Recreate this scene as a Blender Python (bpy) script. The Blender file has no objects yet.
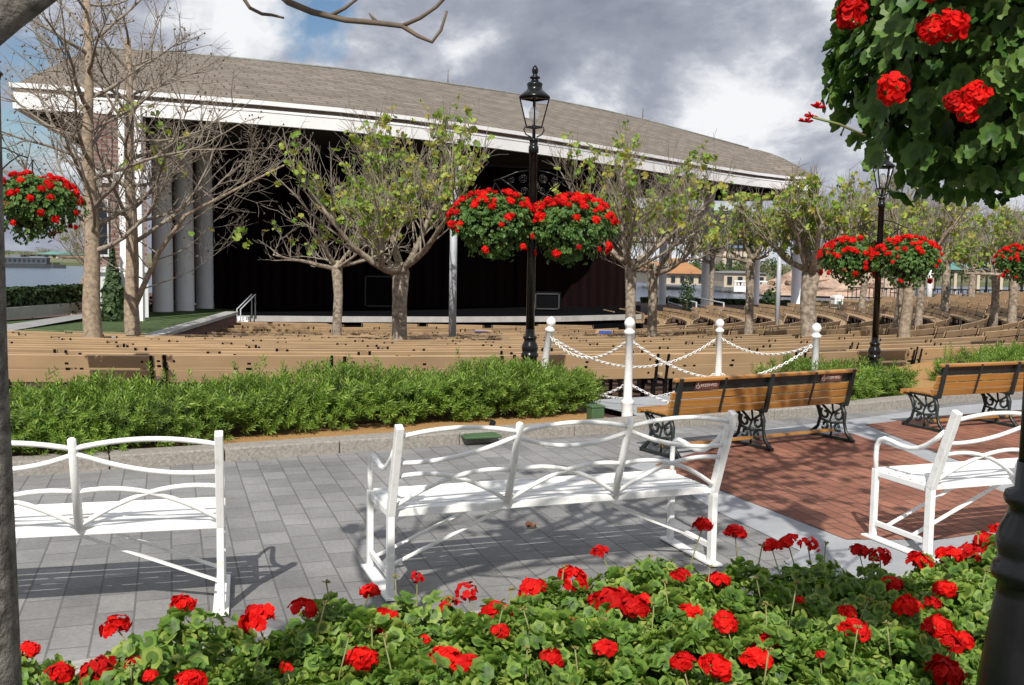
import bpy, math, random
from mathutils import Vector as V, Matrix as M4
random.seed(7)
R = math.radians
S = bpy.context.scene
COL = S.collection
U = random.uniform
# ------------------------------------------------------------------ camera
FPX, HOR, CAMZ = 1000.0, 258.0, 1.72
PITCH = math.atan((342.5-HOR)/FPX)
cp, sp = math.cos(PITCH), math.sin(PITCH)
ROLL = math.radians(1.0); cr_, sr_ = math.cos(ROLL), math.sin(ROLL)
FW = V((0,cp,-sp)); UP0 = V((0,sp,cp)); RT0 = V((1,0,0))
RT_ = RT0*cr_+UP0*sr_; UP_ = UP0*cr_-RT0*sr_
def ray(px, py):
    a, b = (px-512)/FPX, (342.5-py)/FPX
    return FW+RT_*a+UP_*b
def P(px, py, z=0.0):
    d = ray(px, py); t = (z-CAMZ)/d.z
    return V((d.x*t, d.y*t, z))
def D(px, py, Y):
    d = ray(px, py); t = Y/d.y
    return V((d.x*t, Y, CAMZ+d.z*t))
def XY(px, Y):                       # ground-plan point at depth Y under image column px
    return V(((px-512)/FPX*Y, Y, 0))
cam = bpy.data.cameras.new('camera'); camo = bpy.data.objects.new('camera', cam); COL.objects.link(camo)
cam.sensor_width = 36; cam.lens = 36*FPX/1024; cam.clip_end = 6000; cam.clip_start = .05
camo.rotation_euler = M4((RT_,UP_,-FW)).transposed().to_euler(); camo.location = (0, 0, CAMZ)
S.camera = camo
# ------------------------------------------------------------------ mesh builder
class MB:
    def __init__(s): s.v=[]; s.f=[]; s.m=[]; s.uv=[]; s.sm=[]; s.mi=0
    def face(s, idx, smooth=False): s.f.append(idx); s.m.append(s.mi); s.sm.append(smooth)
    def poly(s, pts):
        b=len(s.v); s.v += [tuple(p) for p in pts]; s.face(tuple(range(b,b+len(pts))))
    def box(s, c, size, rot=None, taper=1.0):
        c=V(c); hx,hy,hz=[k/2 for k in size]; b=len(s.v)
        for z in (-1,1):
            t = taper if z>0 else 1
            for x,y in ((-1,-1),(1,-1),(1,1),(-1,1)):
                p=V((x*hx*t,y*hy*t,z*hz))
                if rot is not None: p=rot@p
                s.v.append(tuple(c+p))
        for q in ((0,3,2,1),(4,5,6,7),(0,1,5,4),(1,2,6,5),(2,3,7,6),(3,0,4,7)): s.face(tuple(b+k for k in q))
    def beam(s, p0, p1, w, h, up=(0,0,1)):
        p0=V(p0);p1=V(p1); d=(p1-p0); L=d.length; d.normalize(); up=V(up)
        x=d.cross(up)
        if x.length<1e-4: x=d.cross(V((0,1,0)))
        x.normalize(); u=x.cross(d)
        rot=M4((x,d,u)).transposed()
        s.box((p0+p1)/2,(w,L,h),rot)
    def tube(s, pts, rad, n=6, cap=True, smooth=True):
        pts=[V(p) for p in pts]; N=len(pts)
        if not hasattr(rad,'__len__'): rad=[rad]*N
        t=(pts[1]-pts[0]).normalized()
        a=t.cross(V((0,0,1)));
        if a.length<.1: a=t.cross(V((0,1,0)))
        a.normalize(); b0=len(s.v)
        for i in range(N):
            if i==0: t=pts[1]-pts[0]
            elif i==N-1: t=pts[-1]-pts[-2]
            else: t=pts[i+1]-pts[i-1]
            if t.length<1e-9: t=V((0,0,1))
            t.normalize(); a=a-t*a.dot(t)
            if a.length<1e-6: a=t.orthogonal()
            a.normalize(); b=t.cross(a); r=rad[i]; p=pts[i]
            for k in range(n):
                an=2*math.pi*k/n; ca=math.cos(an)*r; sa=math.sin(an)*r
                s.v.append((p.x+a.x*ca+b.x*sa,p.y+a.y*ca+b.y*sa,p.z+a.z*ca+b.z*sa))
        for i in range(N-1):
            for k in range(n):
                k2=(k+1)%n
                s.face((b0+i*n+k,b0+i*n+k2,b0+(i+1)*n+k2,b0+(i+1)*n+k),smooth)
        if cap:
            s.face(tuple(b0+k for k in range(n-1,-1,-1))); s.face(tuple(b0+(N-1)*n+k for k in range(n)))
    def lathe(s, prof, n=16, c=(0,0,0), smooth=True, rot0=0.0):
        b0=len(s.v); c=V(c)
        for z,r in prof:
            for k in range(n):
                an=2*math.pi*k/n+rot0; s.v.append((c.x+math.cos(an)*r,c.y+math.sin(an)*r,c.z+z))
        for i in range(len(prof)-1):
            for k in range(n):
                k2=(k+1)%n; s.face((b0+i*n+k,b0+i*n+k2,b0+(i+1)*n+k2,b0+(i+1)*n+k),smooth)
        s.face(tuple(b0+k for k in range(n-1,-1,-1))); s.face(tuple(b0+(len(prof)-1)*n+k for k in range(n)))
    def prism(s, poly, z0, z1):
        n=len(poly); b=len(s.v)
        ar=sum(poly[i][0]*poly[(i+1)%n][1]-poly[(i+1)%n][0]*poly[i][1] for i in range(n))
        if ar<0: poly=poly[::-1]
        for z in (z0,z1):
            for p in poly: s.v.append((p[0],p[1],z))
        s.face(tuple(b+k for k in range(n-1,-1,-1))); s.face(tuple(b+n+k for k in range(n)))
        for k in range(n):
            k2=(k+1)%n; s.face((b+k,b+k2,b+n+k2,b+n+k))
    def add(s, o, mtx=None):
        b=len(s.v)
        s.v += [tuple(mtx@V(p)) for p in o.v] if mtx is not None else o.v
        s.f += [tuple(b+k for k in f) for f in o.f]; s.m += [s.mi]*len(o.f); s.sm += o.sm
    def mesh(s, name, mats):
        me=bpy.data.meshes.new(name); me.from_pydata(s.v,[],s.f)
        if not isinstance(mats,(list,tuple)): mats=[mats]
        for m in mats: me.materials.append(m)
        me.polygons.foreach_set('material_index', s.m); me.polygons.foreach_set('use_smooth', s.sm)
        if s.uv:
            l=me.uv_layers.new(name='UVMap')
            for i,lp in enumerate(me.loops): l.data[i].uv=s.uv[lp.vertex_index]
        me.update(); return me
    def build(s, name, mats, parent=None, bevel=0, loc=None):
        return link(name, s.mesh(name,mats), parent, bevel, loc)
def link(name, me, parent=None, bevel=0, loc=None):
    o=bpy.data.objects.new(name, me); COL.objects.link(o)
    if parent: o.parent=parent
    if loc is not None: o.location=loc
    if bevel:
        b=o.modifiers.new('bevel','BEVEL'); b.width=bevel; b.segments=2; b.limit_method='ANGLE'
    return o
def tag(o, label=None, cat=None, group=None, kind=None):
    if label: o['label']=label
    if cat: o['category']=cat
    if group: o['group']=group
    if kind: o['kind']=kind
    return o
def empty(name, loc=(0,0,0), rz=0, label=None, cat=None, group=None):
    o=bpy.data.objects.new(name,None); COL.objects.link(o); o.location=loc; o.rotation_euler=(0,0,rz); o.empty_display_size=.2
    return tag(o,label,cat,group)
KIDS={}
def kids(o): return [c for c in o.children]
def copy_tree(o, parent=None):
    c=o.copy(); COL.objects.link(c)
    if parent: c.parent=parent
    for ch in list(o.children): copy_tree(ch,c)
    return c
def struct(o): o['kind']='structure'; return o
# ------------------------------------------------------------------ materials
def nodes(name):
    m=bpy.data.materials.new(name); m.use_nodes=True; nt=m.node_tree; b=nt.nodes['Principled BSDF']; return m,nt,b
def N(nt,t,**k):
    n=nt.nodes.new(t)
    for a,v in k.items():
        if a in n.inputs.keys() if hasattr(n.inputs,'keys') else False: n.inputs[a].default_value=v
        else: setattr(n,a,v)
    return n
def mixc(nt, fac, a, b, mode='MIX'):
    n=nt.nodes.new('ShaderNodeMix'); n.data_type='RGBA'; n.blend_type=mode
    for i,x in ((0,fac),(6,a),(7,b)):
        if hasattr(x,'links') or hasattr(x,'is_linked'): nt.links.new(x,n.inputs[i])
        elif i==0: n.inputs[0].default_value=x
        else: n.inputs[i].default_value=(*x,1) if len(x)==3 else x
    return n.outputs[2]
def ramp(nt, src, stops):
    n=nt.nodes.new('ShaderNodeValToRGB'); cr=n.color_ramp
    while len(cr.elements)<len(stops): cr.elements.new(.5)
    for e,(p,c) in zip(cr.elements,stops): e.position=p; e.color=(*c,1) if len(c)==3 else c
    nt.links.new(src,n.inputs[0]); return n.outputs[0]
def noise(nt, scale, detail=5, rough=.6, vec=None, dist=0):
    n=nt.nodes.new('ShaderNodeTexNoise'); n.inputs['Scale'].default_value=scale; n.inputs['Detail'].default_value=detail
    n.inputs['Roughness'].default_value=rough; n.inputs['Distortion'].default_value=dist
    if vec is None:
        t=nt.nodes.new('ShaderNodeTexCoord'); vec=t.outputs['Object']
    nt.links.new(vec,n.inputs['Vector']); return n.outputs[0]
def bump(nt, b, h, s=.3, d=.01):
    n=nt.nodes.new('ShaderNodeBump'); n.inputs['Strength'].default_value=s; n.inputs['Distance'].default_value=d
    nt.links.new(h,n.inputs['Height']); nt.links.new(n.outputs[0],b.inputs['Normal'])
def MAT(name, c1, c2=None, scale=6, rough=.6, bs=0, bd=.01, bscale=None, metal=0, spec=.5, lo=.35, hi=.65, detail=5):
    m,nt,b=nodes(name); b.inputs['Roughness'].default_value=rough; b.inputs['Metallic'].default_value=metal
    b.inputs['Specular IOR Level'].default_value=spec
    if c2 is None: c2=tuple(k*.82 for k in c1)
    nz=noise(nt,scale,detail)
    nt.links.new(ramp(nt,nz,[(lo,c2),(hi,c1)]),b.inputs['Base Color'])
    if bs: bump(nt,b,noise(nt,bscale or scale*4,6),bs,bd)
    return m
def LEAF(name, cols, rough=.5, trans=.3, tcol=None, spec=.35, patch=0, objvar=0):
    m,nt,b=nodes(name); g=nt.nodes.new('ShaderNodeNewGeometry')
    n=len(cols); c=ramp(nt,g.outputs['Random Per Island'],[(i/(n-1) if n>1 else 0,k) for i,k in enumerate(cols)])
    if patch: c=mixc(nt,1,c,ramp(nt,noise(nt,patch,4,.6),[(.32,(.70,.72,.62)),(.5,(1.0,1.03,.95)),(.7,(1.15,1.2,1.05))]),'MULTIPLY')
    if objvar:
        oi=nt.nodes.new('ShaderNodeObjectInfo'); c=mixc(nt,1,c,ramp(nt,oi.outputs['Random'],[(0,(.62,.7,.9)),(.35,(.9,.95,1)),(1,(1.12,1.5,1.3))]),'MULTIPLY')
    nt.links.new(c,b.inputs['Base Color']); b.inputs['Roughness'].default_value=rough; b.inputs['Specular IOR Level'].default_value=spec
    t=nt.nodes.new('ShaderNodeBsdfTranslucent'); hs=nt.nodes.new('ShaderNodeHueSaturation'); hs.inputs['Value'].default_value=1.5; hs.inputs['Saturation'].default_value=1.1
    nt.links.new(c,hs.inputs['Color']); nt.links.new(hs.outputs[0],t.inputs['Color'])
    mx=nt.nodes.new('ShaderNodeMixShader'); mx.inputs[0].default_value=trans
    nt.links.new(b.outputs[0],mx.inputs[1]); nt.links.new(t.outputs[0],mx.inputs[2])
    nt.links.new(mx.outputs[0],nt.nodes['Material Output'].inputs['Surface']); return m
def BRICK(name, c1, c2, cm, w, h, mortar, rot=0, rough=.85, bs=.5, bd=.004, uv=False, offset=.5, var=1.0, plane='xy', stain=.25, msmooth=.1):
    m,nt,b=nodes(name); t=nt.nodes.new('ShaderNodeTexCoord'); mp=nt.nodes.new('ShaderNodeMapping')
    mp.inputs['Rotation'].default_value=(0,0,rot) if plane=='xy' else (R(90),0,rot)
    nt.links.new(t.outputs['UV' if uv else 'Object'],mp.inputs['Vector'])
    k=nt.nodes.new('ShaderNodeTexBrick'); k.offset=offset; k.inputs['Scale'].default_value=1
    k.inputs['Brick Width'].default_value=w; k.inputs['Row Height'].default_value=h; k.inputs['Mortar Size'].default_value=mortar
    k.inputs['Mortar Smooth'].default_value=msmooth
    k.inputs['Color1'].default_value=(*c1,1); k.inputs['Color2'].default_value=(*c2,1); k.inputs['Mortar'].default_value=(*cm,1)
    nt.links.new(mp.outputs[0],k.inputs['Vector'])
    st=noise(nt,.9,6,.65,t.outputs['UV' if uv else 'Object'])
    st2=noise(nt,45,4,.7,t.outputs['UV' if uv else 'Object'])
    c=mixc(nt,1.0,k.outputs['Color'],ramp(nt,st,[(.3,(1-stain,)*3),(.7,(1,1,1))]),'MULTIPLY')
    c=mixc(nt,1.0,c,ramp(nt,st2,[(.3,(.82,)*3),(.7,(1.08,)*3)]),'MULTIPLY')
    nt.links.new(c,b.inputs['Base Color']); b.inputs['Roughness'].default_value=rough; b.inputs['Specular IOR Level'].default_value=.3
    mth=nt.nodes.new('ShaderNodeMath'); mth.operation='MULTIPLY_ADD'; mth.inputs[1].default_value=-1.0
    nt.links.new(k.outputs['Fac'],mth.inputs[0]); nt.links.new(st2,mth.inputs[2])
    bump(nt,b,mth.outputs[0],bs,bd); return m
Mt={}
Mt['white']=MAT('white_paint',(.82,.82,.80),(.66,.65,.61),17,.38,.15,.002,60,spec=.5,lo=.28,hi=.46)
Mt['black']=MAT('black_iron',(.005,.0055,.006),(.009,.0095,.01),12,.24,.1,.002,90,spec=.3)
Mt['rail_iron']=MAT('cast_iron',(.011,.018,.017),(.02,.028,.026),20,.42,.15,.002,90)
def WOOD(name,c1,c2,ax,scale=1.0,rough=.5):
    m,nt,b=nodes(name); t=nt.nodes.new('ShaderNodeTexCoord'); mp=nt.nodes.new('ShaderNodeMapping')
    sc=[26*scale]*3; sc[ax]=1.2*scale; mp.inputs['Scale'].default_value=sc; nt.links.new(t.outputs['Object'],mp.inputs['Vector'])
    n1=noise(nt,1,6,.6,mp.outputs[0],.6); n2=noise(nt,1.7,3,.5,t.outputs['Object'])
    g=nt.nodes.new('ShaderNodeNewGeometry'); oi=nt.nodes.new('ShaderNodeObjectInfo')
    c=ramp(nt,n1,[(.3,c2),(.7,c1)]); c=mixc(nt,1,c,ramp(nt,n2,[(.3,(.85,)*3),(.7,(1.05,)*3)]),'MULTIPLY')
    ad=nt.nodes.new('ShaderNodeMath'); ad.operation='ADD'; nt.links.new(g.outputs['Random Per Island'],ad.inputs[0]); nt.links.new(oi.outputs['Random'],ad.inputs[1])
    fr=nt.nodes.new('ShaderNodeMath'); fr.operation='FRACT'; nt.links.new(ad.outputs[0],fr.inputs[0])
    c=mixc(nt,1,c,ramp(nt,fr.outputs[0],[(0,(.82,.82,.82)),(1,(1.06,1.04,1.02))]),'MULTIPLY')
    nt.links.new(c,b.inputs['Base Color']); b.inputs['Roughness'].default_value=rough; bump(nt,b,n1,.15,.002); return m
Mt['oak']=WOOD('varnished_wood',(.50,.25,.065),(.34,.145,.03),0,1.0,.38)
Mt['tan']=WOOD('tan_planks',(.45,.31,.175),(.40,.27,.15),0,.5,.6)
Mt['concrete']=MAT('concrete',(.30,.30,.295),(.22,.22,.22),2.2,.85,.4,.004,90)
Mt['kerbstone']=MAT('granite_kerb',(.36,.33,.29),(.19,.175,.155),38,.9,.9,.008,60,lo=.3,hi=.7)
# ------------------------------------------------------------------ sky + sun
LD = V((.14,1,-.95)).normalized()            # direction the sunlight travels
el = math.asin(-LD.z); az = math.atan2(-LD.x,-LD.y)
sun=bpy.data.lights.new('sun','SUN'); sun.energy=5.0; sun.angle=R(.45); sun.color=(1,.955,.88)
suno=bpy.data.objects.new('sun',sun); COL.objects.link(suno); suno.rotation_euler=LD.to_track_quat('-Z','Y').to_euler(); suno.location=(-5,-20,30)
w=bpy.data.worlds.new('World'); S.world=w; w.use_nodes=True; nt=w.node_tree; nt.nodes.clear()
out=nt.nodes.new('ShaderNodeOutputWorld'); bg=nt.nodes.new('ShaderNodeBackground'); sky=nt.nodes.new('ShaderNodeTexSky')
sky.sky_type='NISHITA'; sky.sun_disc=False; sky.sun_elevation=el; sky.sun_rotation=az; sky.air_density=1.0; sky.dust_density=.6; sky.ozone_density=1.5
hs=nt.nodes.new('ShaderNodeHueSaturation'); hs.inputs['Saturation'].default_value=1.15
nt.links.new(sky.outputs[0],hs.inputs['Color']); nt.links.new(hs.outputs[0],bg.inputs[0]); bg.inputs[1].default_value=.085
tc=nt.nodes.new('ShaderNodeTexCoord'); sx=nt.nodes.new('ShaderNodeSeparateXYZ'); nt.links.new(tc.outputs['Generated'],sx.inputs[0])
def mth(op,a,b=None,c=None):
    n=nt.nodes.new('ShaderNodeMath'); n.operation=op
    for i,x in enumerate((a,b,c)):
        if x is None: continue
        if hasattr(x,'is_linked'): nt.links.new(x,n.inputs[i])
        else: n.inputs[i].default_value=x
    return n.outputs[0]
def dirmap(loc,sc):
    mp=nt.nodes.new('ShaderNodeMapping'); mp.inputs['Location'].default_value=loc; mp.inputs['Scale'].default_value=sc
    nt.links.new(tc.outputs['Generated'],mp.inputs['Vector']); return mp.outputs[0]
def spot(px,py,rad,amt):                       # a cloud bank / a break in the cloud in one part of the sky
    n=nt.nodes.new('ShaderNodeVectorMath'); n.operation='DISTANCE'; nt.links.new(tc.outputs['Generated'],n.inputs[0]); n.inputs[1].default_value=ray(px,py).normalized()
    q=mth('DIVIDE',n.outputs['Value'],rad); q=mth('MULTIPLY',q,q); q=mth('POWER',2.718,mth('MULTIPLY',q,-1.0)); return mth('MULTIPLY',q,amt)
cov=noise(nt,4.2,9,.58,dirmap((1.3,.4,.2),(1,1,1.9)),.3)
shd=noise(nt,4.6,10,.60,dirmap((3.15,.7,2.2),(1,1,1.9)),.35)
fin=noise(nt,11,8,.62,dirmap((.5,.5,.5),(1,1,1.5)),.2)
bil=mth('ABSOLUTE',mth('SUBTRACT',noise(nt,8.5,7,.55,dirmap((2.5,.1,.9),(1,1,1.5)),.1),.5))
shd=mth('ADD',shd,mth('MULTIPLY',mth('SUBTRACT',fin,.5),.26))
shd=mth('ADD',shd,mth('MULTIPLY',mth('SUBTRACT',bil,.072),.55))
for px,py,rad,amt in ((318,48,.055,-.20),(190,60,.05,-.02),(405,66,.022,-.2),(40,75,.05,-.16),(245,10,.07,.1),(600,60,.22,.14),(850,130,.10,-.0),(1000,200,.15,.1)): cov=mth('ADD',cov,spot(px,py,rad,amt))
for px,py,rad,amt in ((470,45,.10,.11),(650,62,.10,.09),(742,104,.05,-.13),(700,125,.03,-.05),(600,100,.045,-.10),(440,12,.05,-.06),(645,95,.02,-.04),(960,215,.06,-.04),(840,150,.05,-.08),(400,30,.05,.05),(120,30,.06,.05),(60,110,.08,.05),(950,210,.10,.06),(800,40,.08,.05)): shd=mth('ADD',shd,spot(px,py,rad,amt))
cc=ramp(nt,shd,[(.37,(.90,.91,.93)),(.44,(.74,.76,.80)),(.505,(.50,.525,.59)),(.59,(.35,.375,.45)),(.76,(.25,.27,.345))])
msk=ramp(nt,cov,[(.34,(0,0,0)),(.44,(1,1,1))])
bg2=nt.nodes.new('ShaderNodeBackground'); nt.links.new(cc,bg2.inputs[0]); bg2.inputs[1].default_value=1.0
mx=nt.nodes.new('ShaderNodeMixShader'); nt.links.new(msk,mx.inputs[0]); nt.links.new(bg.outputs[0],mx.inputs[1]); nt.links.new(bg2.outputs[0],mx.inputs[2])
nt.links.new(mx.outputs[0],out.inputs[0])
S.view_settings.view_transform='Standard'; S.view_settings.look='None'; S.view_settings.exposure=.04; S.view_settings.gamma=1
# ------------------------------------------------------------------ terrain
CX,CY = -9.0,52.0
def sst(a,b,x): t=max(0,min(1,(x-a)/(b-a))); return t*t*(3-2*t)
def zt(x,y):
    r=math.hypot(x-CX,y-CY)
    if r>41: z=0
    elif r>39: z=-.5*sst(41,39,r)
    else: z=-.5-1.3*min(1,(39-r)/21.6)
    if r>39: w=sst(17,30,y); z=z*(1-w)-.6*w
    w=sst(58,70,y); z=z*(1-w)-2.1*w
    return z-1.6*sst(93,96,y)
def Pt(px,py,up=0.0):                          # image ray down to the terrain (+up)
    z=-.3
    for _ in range(25):
        p=P(px,py,z); z=.5*z+.5*(zt(p.x,p.y)+up)
    return P(px,py,z)
def At(px,Y): p=XY(px,Y); p.z=zt(p.x,p.y); return p
g=MB()
xs=[-2500,-900,-300,-120,-70]+[-50+k for k in range(0,111)]+[70,120,300,900,2500]
ys=[-2500,-600,-100,-30,-10,-3]+[k*.8 for k in range(0,80)]+[66,72,80,88,92,93,94,95,96,98,110,200,400,900,2500]
for y in ys:
    for x in xs: g.v.append((x,y,zt(x,y) if y<60 or abs(x)<200 else zt(0,y)))
nx=len(xs)
for j in range(len(ys)-1):
    for i in range(nx-1):
        a=j*nx+i; g.face((a,a+1,a+nx+1,a+nx),True)
Mt['seatground']=BRICK('seating_paving',(.12,.062,.048),(.095,.048,.038),(.08,.065,.055),.24,.12,.008,rot=.3,bs=.3)
struct(g.build('ground',Mt['seatground']))
# promenade: grey paver sheet in front of the kerb
KERB=[(-14,3.2),(-8,5.9)]+[tuple(P(x,y,0)[:2]) for x,y in ((-60,482),(110,470),(225,462.5),(340,453.5),(460,445),(575,436.5),(690,426.5),(775,420),(860,413),(950,403.5),(1030,396.5))]+[(9,15.6),(14,20)]
Mt['paver']=BRICK('grey_pavers',(.325,.32,.315),(.24,.237,.235),(.175,.17,.165),.27,.17,.005,rot=R(-19)+R(90),rough=.85,bs=.6,stain=.42)
Mt['redbrick']=BRICK('red_brick_paving',(.41,.18,.115),(.30,.12,.078),(.15,.08,.06),.235,.115,.007,rot=R(-16)+R(90),bs=.6,stain=.5)
Mt['band']=MAT('concrete_band',(.345,.355,.37),(.27,.28,.295),3,.85,.5,.003,140)
def sheet(name,pts,z,m):
    b=MB(); b.poly([(p[0],p[1],z) for p in pts]); o=b.build(name,m); return struct(o)
sheet('promenade',[(-14,-6)]+[(x,y) for x,y in KERB]+[(14,-6)],.004,Mt['paver'])
def px2(pts): return [P(x,y,0)[:2] for x,y in pts]
brickA=[(668,464),(760,444),(850,436),(912,458),(960,478),(1040,520),(1040,528),(930,546),(846,541)]
brickA=px2([(655,466),(720,446),(790,437),(850,434),(905,452),(960,476),(1060,516),(1050,524),(940,541),(846,541)])
sheet('concrete_surround',px2([(628,468),(700,440),(780,428),(846,421),(925,410),(1024,400),(1300,390),(1300,640),(690,640),(800,552),(716,512),(660,476)]),.008,Mt['band'])
sheet('brick_panel',brickA,.012,Mt['redbrick'])
sheet('brick_panel_beyond',px2([(865,425.5),(950,416),(1060,408),(1250,402),(1250,510),(1064,498),(945,457)]),.012,Mt['redbrick'])
# kerb stones
def offs(poly,d):
    out=[]
    for i,p in enumerate(poly):
        a=poly[max(0,i-1)]; b=poly[min(len(poly)-1,i+1)]; t=V((b[0]-a[0],b[1]-a[1],0)).normalized(); n=V((-t.y,t.x,0)); out.append((p[0]+n.x*d,p[1]+n.y*d))
    return out
def strip_pts(poly,step):
    o=[]; 
    for a,b in zip(poly,poly[1:]):
        a=V((*a,0));b=V((*b,0)); n=max(1,int((b-a).length/step))
        o += [(a.lerp(b,k/n).x,a.lerp(b,k/n).y) for k in range(n)]
    return o+[poly[-1]]
k=MB(); kl=strip_pts(KERB,1.2); ko=offs(kl,.24)
for i in range(len(kl)-1):
    a,b,c,d=[V((*q,0)) for q in (kl[i],kl[i+1],ko[i+1],ko[i])]
    e=(b-a).normalized()*.004
    k.prism([(a+e)[:2],(b-e)[:2],(c-e)[:2],(d+e)[:2]],-.05,.115)
struct(k.build('kerb',Mt['kerbstone'],bevel=.012))
# mulch bed behind the kerb (two stretches, open where the chained posts stand)
Mt['mulch']=MAT('wood_chip_mulch',(.50,.29,.10),(.22,.11,.04),70,.95,1,.02,60,lo=.3,hi=.62)
def along(poly,d0,d1,t0,t1):
    a=offs(poly,d0); b=offs(poly,d1)
    sel=[i for i,p in enumerate(poly) if t0<=p[0]<=t1]
    return [a[i] for i in sel]+[b[i] for i in sel][::-1]
kf=strip_pts(KERB,.3)
b=MB(); q=along(kf,.245,2.4,-13,1.5); b.poly([(x,y,.07) for x,y in q]); q=along(kf,.245,2.4,3.3,12.5); b.poly([(x,y,.07) for x,y in q])
struct(b.build('mulch_bed',Mt['mulch']))
# paved step and slope in the opening behind the kerb
q=along(kf,.245,1.6,1.52,3.28); b=MB(); b.poly([(x,y,.075) for x,y in q]); struct(b.build('landing',Mt['band']))
# lake and land across it
m,nt_,b_=nodes('lake_water'); b_.inputs['Base Color'].default_value=(.055,.08,.125,1); b_.inputs['Roughness'].default_value=.22
t=nt_.nodes.new('ShaderNodeTexCoord'); mpp=nt_.nodes.new('ShaderNodeMapping'); mpp.inputs['Scale'].default_value=(.5,.9,1); nt_.links.new(t.outputs['Object'],mpp.inputs[0])
bump(nt_,b_,noise(nt_,1.2,6,.65,mpp.outputs[0]),.9,.25); Mt['water']=m
b=MB(); b.poly([(-3000,90,-2.6),(3000,90,-2.6),(3000,3000,-2.6),(-3000,3000,-2.6)]); struct(b.build('lake',Mt['water']))
shore=[(-400,266),(-100,266),(60,265.5),(200,267),(330,272),(520,279),(640,281.5),(760,283.5),(860,284.5),(950,286),(1060,287),(1500,288)]
sp_=[P(x,y,-2.6) for x,y in shore]
Mt['shoreland']=MAT('shore_ground',(.10,.14,.05),(.16,.13,.08),.05,.9)
b=MB()
n=len(sp_)
for p in sp_: b.v.append((p.x,p.y,-2.9))
for p in sp_: b.v.append((p.x,p.y,-1.7))
for p in sp_: b.v.append((p.x*6,p.y*6,-1.2))
for i in range(n-1):
    b.face((i,i+1,n+i+1,n+i)); b.face((n+i,n+i+1,2*n+i+1,2*n+i))
struct(b.build('far_shore',Mt['shoreland']))
# ------------------------------------------------------------------ the theatre
th=empty('open_air_theatre',At(300,45),0,'large open air theatre with long curved brown shingle roof, white fascia and dark stage','theatre')
tinv=-th.location
def tb(mb,name,mats,parent=th,bevel=0):
    o=mb.build(name,mats,parent,bevel); o.location=tinv if parent is th else (0,0,0); return o
HB=6.9
top=[(17,108.5),(90,113),(170,119),(255,124),(340,130),(410,138),(474,146),(525,152),(572,159),(630,168),(680,176),(720,182)]
eave=[P(x,y,HB) for x,y in top]
eave=[V((p.x,p.y,0)) for p in eave]
eave=eave+[V((p.x,p.y,0)) for p in (P(754,187.5,HB),P(782,189.5,HB))]
# smooth
for _ in range(2): eave=[eave[0]]+[(eave[i-1]+eave[i]*2+eave[i+1])/4 for i in range(1,len(eave)-1)]+[eave[-1]]
t=(eave[-1]-eave[-3]).normalized(); nin=V((-t.y,t.x,0)); Rr=9.5
apex=XY(742,79)
RZ=11.5
RT=[(0,40),(88,47),(201,55),(340,69),(481,89),(558,102),(625,116),(680,131),(760,153),(811,170)]
def rz(q):
    x=512+q.x/q.y*1000
    for a,c in zip(RT,RT[1:]):
        if a[0]<=x<=c[0]: y=a[1]+(c[1]-a[1])*(x-a[0])/(c[0]-a[0]); return D(x,y,q.y).z
    return 10.5
ring=[]                                        # (eave xy, ridge xy)
for i,p in enumerate(eave):
    a=eave[max(0,i-1)]; c=eave[min(len(eave)-1,i+1)]; tt=(c-a).normalized(); nn=V((-tt.y,tt.x,0))
    ring.append([p,p+nn*Rr])
ring[-1][1]=apex.copy()
ring[0][1]=XY(97,45.0)
a0=math.atan2((eave[-1]-apex).y,(eave[-1]-apex).x)
for kk in range(1,17): 
    an=a0+math.pi*kk/16; re_=(eave[-1]-apex).length; dx_=math.cos(an)*re_; ring.append([apex+V((dx_*(1-.38*math.sin(math.pi*kk/16)) if dx_>0 else dx_,math.sin(an)*re_,0)),apex.copy()])
nf=len(eave)
for i in range(nf-2,-1,-1):                    # far side
    p,r_=ring[i]; ring.append([r_+(r_-p) if i else V((-22.6,54,0)),r_.copy()])
Mt['shingle']=BRICK('roof_shingles',(.275,.235,.195),(.20,.17,.14),(.11,.09,.075),1.3,.42,.035,uv=True,rough=.9,bs=.6,bd=.02,stain=.3,msmooth=.3)
roof=MB(); s=0
K=6
EO=HB+.93
for i,(e,r_) in enumerate(ring):
    if i: s+=((e-ring[i-1][0]).length*.5+(r_-ring[i-1][1]).length*.5)
    zr=rz(r_); sl=math.hypot((r_-e).length,zr-EO)
    for kq in range(K+1):
        f=kq/K; p=e.lerp(r_,f); wq=math.sin(math.pi*max(0,min(1,(i-nf+3)/19))); roof.v.append((p.x,p.y,EO+(zr-EO)*(f+.75*wq*f*(1-f)))); roof.uv.append((s,f*sl))
for i in range(len(ring)-1):
    for kq in range(K):
        a=i*(K+1)+kq; roof.face((a,a+K+1,a+K+2,a+1))
e0,e1=ring[0],ring[-1]                         # left end
b0=len(roof.v)
for q,zv,uvv in ((e0[0],EO,(0,0)),(e0[1],rz(e0[1]),(8,8)),(e1[0],EO,(16,0))): roof.v.append((q.x,q.y,zv)); roof.uv.append(uvv)
roof.face((b0,b0+1,b0+2))
rf=tb(roof,'roof',Mt['shingle'])
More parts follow.
